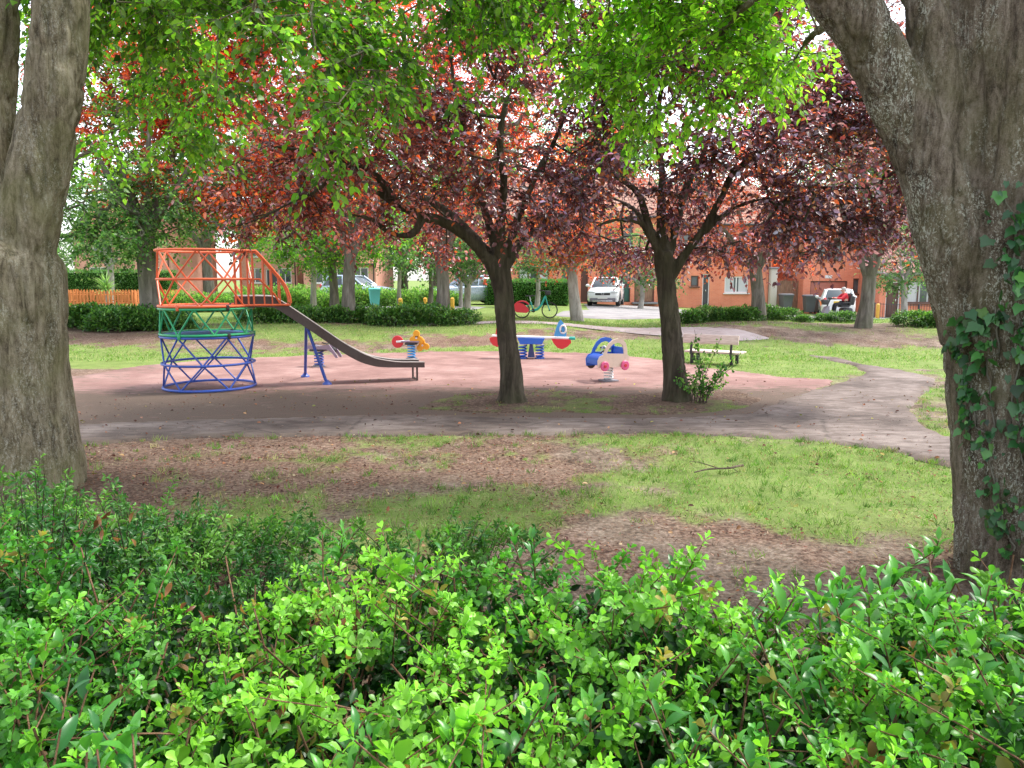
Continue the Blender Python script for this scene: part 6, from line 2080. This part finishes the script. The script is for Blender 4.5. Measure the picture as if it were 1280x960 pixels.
def front_hedge():
    rng = np.random.default_rng(404)
    t = thing('hedge', 'loose glossy green hedge with small rounded leaves across the foreground', 'hedge', (0, 1.8, 0))
    N = 1350
    x = rng.uniform(-3.2, 3.2, N * 4); y = rng.uniform(.85, 3.4, N * 4)
    ok = (y < np.interp(x, _fx, _fy) - .08) & (np.abs(x) < y * .74 + 1.0)
    x, y = x[ok][:N], y[ok][:N]
    n = len(x)
    far = np.interp(x, _fx, _fy)
    edge = smooth(0, .5, far - y)
    lump = fbm(np.column_stack([x, y]) * 2.2, 3, 5)
    gapn = vnoise(np.column_stack([x, y]) * 3.0, 91)
    ztip = top_z(x) * (.88 + .12 * edge) + (lump - .5) * .34 - .20 * smooth(.62, .8, gapn) + .05 * rng.normal(size=n)
    # dark, open pocket on the left and in the lower right, as in the photo
    for (u, v, r, dz) in ((310, 720, .30, .14), (250, 800, .18, .08), (1080, 870, .14, .16), (430, 860, .12, .14), (150, 760, .25, .08)):
        d = ray(u, v); yy = (EYE - .66) / (-d[2] / d[1]); xx = d[0] / d[1] * yy
        ztip -= dz * np.exp(-((x - xx) ** 2 + (y - yy) ** 2) / r ** 2)
    tall = rng.random(n) < .05
    ztip += tall * rng.uniform(.04, .13, n)
    young = smooth(.34, .66, fbm(np.column_stack([x * 1.5 + 3, y * 1.9]), 3, 12) + .10 * (rng.random(n) - .5)
                   + .28 * np.exp(-((x + .25) / .55) ** 2) + .10 * np.exp(-((x - 1.0) / .5) ** 2) - .12 * (x < -.9))
    stems, SO, SD, SS, ST = [], [], [], [], []
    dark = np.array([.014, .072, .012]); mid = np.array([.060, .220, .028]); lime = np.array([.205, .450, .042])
    for i in range(n):
        big = rng.choice([.72, .9, 1.05, 1.3], p=[.25, .35, .28, .12])
        L = rng.uniform(.42, .78)
        an = rng.random() * 6.28
        lean = rng.uniform(.15, .85) ** 1.0 * L
        tip = np.array([x[i] + cos(an) * lean * .6, y[i] + sin(an) * lean * .6 - .05, ztip[i]])
        b = tip - np.array([cos(an) * lean, sin(an) * lean, sqrt(max(.02, L * L - lean * lean))])
        m = (b + tip) / 2 + np.array([-cos(an), -sin(an), 0]) * lean * .22 + np.array([0, 0, .03])
        pl = spline([b, m, tip], 14)
        stems.append((pl, np.linspace(.0042, .0016, len(pl))))
        k = int(L / .034)
        s = np.sort(rng.uniform(.25, .985, k))
        idx = s * (len(pl) - 1)
        i0 = np.minimum(idx.astype(int), len(pl) - 2); f = (idx - i0)[:, None]
        q = pl[i0] * (1 - f) + pl[i0 + 1] * f
        tg = norm(pl[i0 + 1] - pl[i0])
        rd = norm(rng.standard_normal((k, 3)))
        rd = norm(rd - tg * (rd * tg).sum(1, keepdims=True))
        dd = norm(tg * .75 + rd * .85 + np.array([0, 0, .25]))
        SO.append(q); SD.append(dd)
        SS.append(big * rng.uniform(.026, .044, k) * (1.12 - .30 * s ** 3))
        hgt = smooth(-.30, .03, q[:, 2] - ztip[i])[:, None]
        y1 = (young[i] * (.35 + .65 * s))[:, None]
        c = dark * (1 - hgt) + mid * hgt  # lower rosettes darker: shade between shoots painted into the tint
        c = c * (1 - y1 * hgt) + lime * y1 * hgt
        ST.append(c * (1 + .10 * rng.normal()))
        # terminal rosette
        SO.append(pl[-1:] - tg[-1:] * .01); SD.append(tg[-1:]); SS.append(np.array([.032])); ST.append(np.clip(c[-1:] * 1.25, 0, 1))
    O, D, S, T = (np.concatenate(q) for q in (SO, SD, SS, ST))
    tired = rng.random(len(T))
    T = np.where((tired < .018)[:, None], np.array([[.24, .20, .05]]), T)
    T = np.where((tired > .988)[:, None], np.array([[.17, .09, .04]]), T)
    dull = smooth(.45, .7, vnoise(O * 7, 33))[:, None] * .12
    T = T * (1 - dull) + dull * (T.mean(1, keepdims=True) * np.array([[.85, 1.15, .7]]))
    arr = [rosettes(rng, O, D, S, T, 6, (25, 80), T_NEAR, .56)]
    # inner leaves, darkened in colour to paint in the gaps' shade
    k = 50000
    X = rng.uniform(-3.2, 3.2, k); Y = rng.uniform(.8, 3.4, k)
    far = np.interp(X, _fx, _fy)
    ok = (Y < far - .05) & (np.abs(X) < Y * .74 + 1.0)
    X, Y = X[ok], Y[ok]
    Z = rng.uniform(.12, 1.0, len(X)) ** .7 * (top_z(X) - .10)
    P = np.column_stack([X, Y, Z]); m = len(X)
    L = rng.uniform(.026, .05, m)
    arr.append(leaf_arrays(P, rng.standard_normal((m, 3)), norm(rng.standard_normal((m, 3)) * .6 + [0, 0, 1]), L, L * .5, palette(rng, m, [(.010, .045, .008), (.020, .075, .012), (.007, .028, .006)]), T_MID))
    # a few dead brown leaves caught in the hedge
    bs = []
    for (u, v, kk, sp) in ((1080, 860, 16, .045), (1065, 835, 8, .04), (412, 772, 26, .05), (130, 655, 14, .07), (400, 850, 14, .08), (640, 590, 0, .1), (240, 760, 12, .08)):
        d = ray(u, v); yy = (EYE - .66) / (-d[2] / d[1]); xx = d[0] / d[1] * yy
        bs.append(np.array([xx, yy, .66]) + rng.standard_normal((kk, 3)) * sp * np.array([1, .8, .7]))
    B = np.concatenate(bs); m = len(B)
    L = rng.uniform(.035, .06, m)
    arr.append(leaf_arrays(B, norm(rng.standard_normal((m, 3)) * .6 + [0, 0, -.9]), rng.standard_normal((m, 3)), L, L * .36, palette(rng, m, [(.26, .10, .045), (.16, .055, .03), (.36, .17, .08)]), T_LAUREL))
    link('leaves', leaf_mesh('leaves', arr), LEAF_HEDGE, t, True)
    # bare inner twigs
    for i in range(760):
        xx = rng.uniform(-2.6, 2.6); yy = rng.uniform(.9, 3.2)
        if yy > np.interp(xx, _fx, _fy) - .15: continue
        a = np.array([xx, yy, -.02]); e = a + np.array([rng.normal() * .22, rng.normal() * .22, rng.uniform(.4, .80)])
        stems.append((spline([a, (a + e) / 2 + rng.standard_normal(3) * .05, e], 8), np.linspace(.007, .003, len(spline([a, a, e], 8)))))
    link('stems', tubes_mesh('stems', stems, 5), STEM_BROWN, t, True)


front_hedge()


def laurel(name, label, shoots, leaf=(.075, .105), cols=((.022, .115, .022), (.045, .19, .030), (.09, .29, .035)), seed=1, nl=(14, 22), floor=.0, fill=0, wr=.36, dark=False):
    """upright shoots with long pointed leaves; shoots: (x, y, z_tip, size factor)"""
    rng = np.random.default_rng(seed)
    cx, cy = np.mean([s[0] for s in shoots]), np.mean([s[1] for s in shoots])
    t = thing(name, label, 'bush', (cx, cy, 0))
    stems, P, D, NN, L, C = [], [], [], [], [], []
    for (x, y, z, f) in shoots:
        an = rng.random() * 6.28
        tip = np.array([x, y, z]); b = np.array([x + cos(an) * .25, y + sin(an) * .25, floor + z * .35])
        pl = spline([b, (b * .4 + tip * .6) + rng.standard_normal(3) * .02, tip], 16)
        stems.append((pl, np.linspace(.0042, .002, len(pl))))
        k = rng.integers(*nl)
        for j in range(k):
            s = 1 - .80 * (j / k) ** 1.1
            q = pl[int(s * (len(pl) - 1))]
            ph = j * 2.4 + an
            el = radians(62) * (1 - j / k) ** 1.2 - radians(12) * (j / k) + rng.normal() * .18
            d = np.array([cos(ph) * cos(el), sin(ph) * cos(el), sin(el)])
            P.append(q); D.append(d); NN.append(np.array([-cos(ph) * sin(el), -sin(ph) * sin(el), cos(el)]) + rng.standard_normal(3) * .2)
            L.append(f * rng.uniform(*leaf) * (.7 if j < 2 else 1.0))
            c = np.array(cols[min(len(cols) - 1, max(0, int(len(cols) * (1 - j / k) * (.6 + .6 * rng.random()))))])
            C.append(c * (1 + .12 * rng.normal()))
    P, D, NN, L, C = (np.array(q) for q in (P, D, NN, L, C))
    link('leaves', leaf_mesh('leaves', [leaf_arrays(P, D, norm(NN), L, L * wr, np.clip(C, .005, 1), T_LAUREL)]), LEAF_LAUREL, t, True)
    link('stems', tubes_mesh('stems', stems, 6), STEM_BROWN, t, True)
    return t


def hz_pt(u, v, z):
    d = ray(u, v); y = (EYE - z) / (-d[2] / d[1]); return d[0] / d[1] * y, y


def shoots_px(rng, lst, zr=(.70, .86)):
    out = []
    for (u, v, n, su, sv) in lst:
        for _ in range(n):
            z = rng.uniform(*zr)
            x, y = hz_pt(u + rng.normal() * su, v + rng.normal() * sv, z)
            out.append((x, y, z, rng.uniform(.85, 1.1)))
    return out


rg = np.random.default_rng(9)
laurel('laurel_bush', 'laurel with long pointed glossy leaves at the foot of the ivy-clad right trunk', shoots_px(rg, [(1010, 745, 5, 40, 8), (1110, 735, 9, 60, 12), (1220, 745, 9, 50, 18), (1060, 790, 6, 50, 15), (1200, 830, 8, 60, 25), (1140, 770, 5, 40, 15), (1170, 690, 2, 10, 8)], (.72, .86)), seed=5)
laurel('laurel_bush', 'laurel shoots with very long glossy leaves in the lower left corner of the hedge', shoots_px(rg, [(110, 850, 3, 20, 25), (80, 930, 4, 40, 15), (150, 915, 2, 30, 20), (25, 850, 1, 10, 20)], (.78, .87)), leaf=(.070, .105), seed=6, cols=((.014, .075, .018), (.026, .13, .026), (.07, .25, .035)), nl=(9, 13))
laurel('laurel_bush', 'few taller pointed shoots sticking up from the middle of the hedge', shoots_px(rg, [(845, 700, 3, 10, 5), (430, 672, 4, 18, 5), (650, 672, 3, 25, 6), (560, 668, 2, 20, 5), (700, 740, 3, 60, 12)], (.78, .86)), leaf=(.055, .080), seed=7)
laurel('laurel_bush', 'pointed-leaved shoots spread low along the bottom edge of the hedge', shoots_px(rg, [(470, 925, 5, 40, 15), (560, 900, 3, 30, 20), (880, 900, 4, 50, 20), (990, 800, 5, 40, 25), (700, 860, 3, 40, 20)], (.76, .86)), leaf=(.05, .08), seed=8)


def straggly_bush(label, seed, lst):
    rng = np.random.default_rng(seed)
    stems, SO, SD, SS, ST = [], [], [], [], []
    pts = []
    for (u, v, n, su, sv, z0, z1) in lst:
        for _ in range(n):
            z = rng.uniform(z0 * .6, z1) * (1.15 if rng.random() < .15 else 1)
            pts.append((*hz_pt(u + rng.normal() * su, v + rng.normal() * sv, z), z))
    ctr = np.mean(np.array(pts), axis=0)
    t = thing('scrub', label, 'bush', (ctr[0], ctr[1], 0))
    for (x, y, z) in pts:
        tip = np.array([x, y, z]); an = rng.random() * 6.28
        crown = ctr * [1, 1, 0] + np.array([x - ctr[0], y - ctr[1], 0]) * .55
        b = np.array([crown[0] + cos(an) * .06, crown[1] + sin(an) * .06, -.02])
        pl = spline([b, (b + tip) / 2 + np.array([0, 0, .06]), tip], 12)
        stems.append((pl, np.linspace(.0045, .0015, len(pl))))
        k = 13
        s = rng.uniform(.3, 1, k)
        i0 = np.minimum((s * (len(pl) - 1)).astype(int), len(pl) - 2)
        tg = norm(pl[i0 + 1] - pl[i0])
        SO.append(pl[i0]); SD.append(norm(tg + rng.standard_normal((k, 3)) * .8)); SS.append(rng.uniform(.032, .052, k))
        yf = rng.random() ** (1.6 if x > -1.2 else 2.4)
        c = np.array([.026, .105, .020]) * (1 - yf) + np.array([.13, .29, .045]) * yf
        ST.append(np.tile(c, (k, 1)) * (.6 + .5 * s)[:, None])
    root = ctr * [1, 1, 0]
    for (x, y, z) in pts[::3]:          # creeping stems that tie the shoots together
        q = root + np.array([x - ctr[0], y - ctr[1], 0]) * .6
        stems.append((spline([root + [0, 0, .01], (root + q) / 2 + [0, 0, .03], q + [0, 0, .02]], 8), np.linspace(.008, .004, len(spline([root, q, q], 8)))))
    O, D, S, T = (np.concatenate(q) for q in (SO, SD, SS, ST))
    link('leaves', leaf_mesh('leaves', [rosettes(rng, O, D, S, T, 5, (25, 80), T_LAUREL, .34)]), LEAF_HEDGE, t, True)
    link('stems', tubes_mesh('stems', stems, 5), TWIG_DARK, t, True)


straggly_bush('straggly green scrub right at the foot of the big left trunk', 63, [(40, 610, 46, 45, 20, .45, .85), (60, 690, 46, 60, 25, .5, .75), (-60, 640, 30, 40, 30, .5, .9)])
straggly_bush('lower dark scrub spreading to the right of the big left trunk', 64, [(130, 640, 56, 55, 22, .40, .68), (230, 660, 44, 50, 18, .30, .52)])
straggly_bush('thin dark scrub in the shaded pocket behind the left half of the hedge', 65, [(310, 665, 40, 60, 20, .16, .42), (360, 655, 16, 30, 10, .2, .36), (200, 710, 30, 70, 20, .42, .6), (250, 740, 40, 80, 30, .35, .6)])
straggly_bush('pale green wispy shoots rising behind the middle of the hedge', 66, [(470, 668, 20, 60, 14, .2, .42), (600, 668, 26, 60, 12, .25, .46)])


# ------------------------------------------------------------------ low bushes along the bank
def bush_mesh(seed, rx, ry, rz_, n, leaf, cols, weights=None, tmpl=T_MID, wr=.42):
    rng = np.random.default_rng(seed)
    m = n
    d = norm(rng.standard_normal((m, 3))); d[:, 2] = np.abs(d[:, 2])
    lump = .55 + .8 * vnoise(d * 2.6 + seed, seed)
    P = d * (lump * (.55 + .45 * rng.random(m) ** .5))[:, None] * np.array([rx, ry, rz_])
    D = norm(d + rng.standard_normal((m, 3)) * .7)
    NN = norm(rng.standard_normal((m, 3)) * .5 + np.array([0, 0, 1]) + d * .3)
    L = leaf * (.7 + .6 * rng.random(m))
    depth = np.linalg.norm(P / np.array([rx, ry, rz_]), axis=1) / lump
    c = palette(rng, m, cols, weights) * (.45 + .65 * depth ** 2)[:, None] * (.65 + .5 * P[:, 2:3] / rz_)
    P[:, 2] += .03
    st = []
    for k in range(16):
        a = rng.random() * 6.28; q = rng.random() ** .5 * .8
        e = np.array([cos(a) * rx * q, sin(a) * ry * q, rz_ * (.75 - .3 * q)])
        st.append((spline([[e[0] * .15, e[1] * .15, -.15], e * [.5, .5, .6], e], 8), np.linspace(.014, .005, len(spline([e, e, e], 8)))))
    return leaf_mesh('leaves', [leaf_arrays(P, D, NN, L, L * wr, c, tmpl)]), tubes_mesh('stems', st, 5)


BUSHCOL = [(.04, .12, .025), (.07, .18, .035), (.12, .27, .05), (.18, .34, .07)]
BUSH = []
for i, (rx, ry, rz_) in enumerate(((.85, .6, .62), (.7, .55, .5), (1.0, .6, .55))):
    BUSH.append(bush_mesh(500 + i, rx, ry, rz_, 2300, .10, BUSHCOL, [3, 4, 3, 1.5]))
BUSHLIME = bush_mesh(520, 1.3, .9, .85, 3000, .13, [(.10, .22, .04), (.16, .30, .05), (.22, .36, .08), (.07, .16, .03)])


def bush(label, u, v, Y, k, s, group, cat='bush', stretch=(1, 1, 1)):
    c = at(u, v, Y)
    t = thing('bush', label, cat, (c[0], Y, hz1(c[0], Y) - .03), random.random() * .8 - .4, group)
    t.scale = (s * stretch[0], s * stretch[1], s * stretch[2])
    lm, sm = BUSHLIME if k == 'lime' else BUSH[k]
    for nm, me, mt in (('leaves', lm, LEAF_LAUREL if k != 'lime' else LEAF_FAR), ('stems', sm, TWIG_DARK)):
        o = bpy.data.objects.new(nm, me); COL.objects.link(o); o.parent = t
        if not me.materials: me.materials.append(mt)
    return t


random.seed(5)
for i, u in enumerate((96, 118, 142, 166, 192, 216)):
    bush('dark low bush in the bank row between left trunk and climbing frame', u, 405, 21.6 + random.random() * .8, i % 3, .9 + .25 * random.random(), 'low bushes on the bank, left')
for i, u in enumerate((330, 356, 384, 412, 438, 466, 492, 520, 544, 570)):
    bush('low bush in the bank row behind the slide and flower rider', u, 398, 23.2 + random.random() * .9, i % 3, .72 + .3 * random.random() + (.2 if 520 <= u <= 550 else 0), 'low bushes on the bank, middle')
for i, u in enumerate((864, 886, 908, 930, 956, 980, 1004, 1028, 1052)):
    bush('low green bush in the bank row behind the bench', u, 402, 24.4 + random.random() * .9, (i + 1) % 3, (.60 if u < 990 else .40) + .22 * random.random(), 'low bushes on the bank, right')
bush('rounded bush on the bank just left of the ivy-clad trunk', 1140, 408, 23.0, 0, .75, 'bushes beside the right trunk')
bush('rounded bush on the bank just left of the ivy-clad trunk', 1168, 408, 22.6, 1, .8, 'bushes beside the right trunk')
for i, (u, v, Y, s) in enumerate(((225, 392, 31, .9), (265, 392, 32, .8), (345, 392, 31, 1.0), (380, 390, 33, .9), (330, 388, 35, 1.1), (410, 388, 34, .8), (500, 378, 38, .9), (535, 376, 39, 1.0), (560, 376, 38, .8), (300, 390, 33, .8), (448, 388, 38.4, 1.1), (425, 388, 39, 1.0), (480, 386, 39.5, .9), (372, 388, 39.5, 1.1))):
    bush('bright lime-green bush in the loose undergrowth across the road on the left', u, v, Y, 'lime', s, 'lime undergrowth beyond the playground')


def clipped_hedge(label, x0, x1, y, depth, h, seed, cols, n, leaf=.075):
    rng = np.random.default_rng(seed)
    z0 = hz1((x0 + x1) / 2, y)
    t = thing('clipped_hedge', label, 'hedge', ((x0 + x1) / 2, y, z0))
    w = x1 - x0
    A = np.array([w * h, w * depth, depth * h]); pick = rng.choice(3, n, p=A / A.sum())
    U, V = rng.random(n), rng.random(n)
    P = np.where((pick == 0)[:, None], np.column_stack([(U - .5) * w, np.zeros(n), V * h]), np.where((pick == 1)[:, None], np.column_stack([(U - .5) * w, V * depth, np.full(n, h)]),
                 np.column_stack([np.where(rng.random(n) < .5, -.5, .5) * w, U * depth, V * h])))
    nr = np.where((pick == 0)[:, None], [[0, -1, 0]], np.where((pick == 1)[:, None], [[0, 0, 1]], np.sign(P[:, :1]) * [[1, 0, 0]]))
    bump_ = (fbm(P * 1.6 + seed, 3, seed) - .5) * .22 + .05 * rng.normal(size=n)
    P = P + nr * bump_[:, None]
    D = norm(nr * .6 + rng.standard_normal((n, 3)) * .8)
    NN = norm(nr * .6 + rng.standard_normal((n, 3)) * .6 + [0, 0, .5])
    L = leaf * (.7 + .6 * rng.random(n))
    c = palette(rng, n, cols)
    link('leaves', leaf_mesh('leaves', [leaf_arrays(P, D, NN, L, L * .6, c, T_FAR)]), LEAF_FAR, t)
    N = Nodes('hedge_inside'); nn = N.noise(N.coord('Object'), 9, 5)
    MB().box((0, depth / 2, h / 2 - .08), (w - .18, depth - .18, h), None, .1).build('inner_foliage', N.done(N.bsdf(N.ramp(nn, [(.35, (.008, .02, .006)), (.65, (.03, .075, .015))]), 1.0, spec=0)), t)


clipped_hedge('long clipped green hedge behind the picket fence at the far left', wx(60, 44), wx(214, 44), 44, 1.2, 1.75, 31, [(.05, .14, .03), (.08, .19, .04), (.12, .25, .06)], 9000)
clipped_hedge('neatly clipped green hedge in front of the brick house, left of the white front-facing car', wx(607, 40), wx(713, 40), 40, 1.2, 1.22, 32, [(.05, .15, .03), (.08, .20, .04), (.12, .27, .055)], 6500)


def spiky_plant():
    Y = 38.2
    x = wx(133, Y); z = hz1(x, Y)
    rng = np.random.default_rng(3)
    t = thing('cordyline', 'spiky-leaved palm-like plant standing inside the picket fence', 'plant', (x, Y, z))
    MB().tube([(0, 0, -.1), (.02, 0, .5), (.0, .02, .75)], [.10, .085, .08], 10).build('stem', BARK_PALE, t)
    n = 130
    a = rng.random(n) * 6.28; el = np.radians(rng.uniform(-15, 85, n))
    D = np.column_stack([np.cos(a) * np.cos(el), np.sin(a) * np.cos(el), np.sin(el)])
    NN = np.column_stack([-np.cos(a) * np.sin(el), -np.sin(a) * np.sin(el), np.cos(el)])
    tm = (np.array([[0, .35, 0], [0, -.35, 0], [.4, -.5, .03], [.4, .5, .03], [.75, -.35, -.04], [.75, .35, -.04], [1, 0, -.16]]), [(0, 1, 2, 3), (3, 2, 4, 5), (5, 4, 6)])
    link('leaves', leaf_mesh('leaves', [leaf_arrays(np.tile([[0, 0, .74]], (n, 1)), D, NN, 1.0 * (.6 + .5 * rng.random(n)), .055, palette(rng, n, [(.18, .30, .09), (.28, .40, .16), (.12, .22, .06)]), tm)]), LEAF_FAR, t)


spiky_plant()


def sapling():
    Y = 10.75
    c = at(880, 500, Y)
    rng = np.random.default_rng(12)
    t = thing('sapling', 'small many-stemmed leafy sapling at the foot of the plum tree beside the bench', 'shrub', (c[0], Y, 0))
    S, O, D = [], [], []
    ends = [(868, 412), (902, 420), (928, 436), (905, 455), (885, 440), (925, 452), (862, 470), (895, 470), (880, 455), (850, 460), (910, 478), (868, 445), (856, 485), (845, 475), (905, 462), (888, 480)]
    for u, v in ends:
        e = at(u, v, Y + rng.normal() * .15) - np.array([c[0], Y, 0])
        b = np.array([rng.normal() * .06 - .05, rng.normal() * .05, -.03])
        pl = spline([b, b * .5 + e * .45 + np.array([rng.normal() * .03, 0, .08]), e], 14)
        S.append((pl, np.linspace(.008, .002, len(pl))))
        k = int(10 + 10 * np.linalg.norm(e))
        for j in range(k):
            s = rng.uniform(.28, 1)
            O.append(pl[int(s * (len(pl) - 1))]); D.append(rng.standard_normal(3) * .8 + np.array([0, 0, .3]))
    O, D = np.array(O), np.array(D)
    n = len(O)
    cols = palette(rng, n, [(.045, .12, .03), (.08, .18, .04), (.13, .25, .07), (.03, .08, .025)])
    link('leaves', leaf_mesh('leaves', [rosettes(rng, O, D, rng.uniform(.045, .075, n), cols, 3, (30, 80), T_NEAR, .55)]), LEAF_GREEN, t)
    link('stems', tubes_mesh('stems', S, 5), TWIG_DARK, t)


sapling()
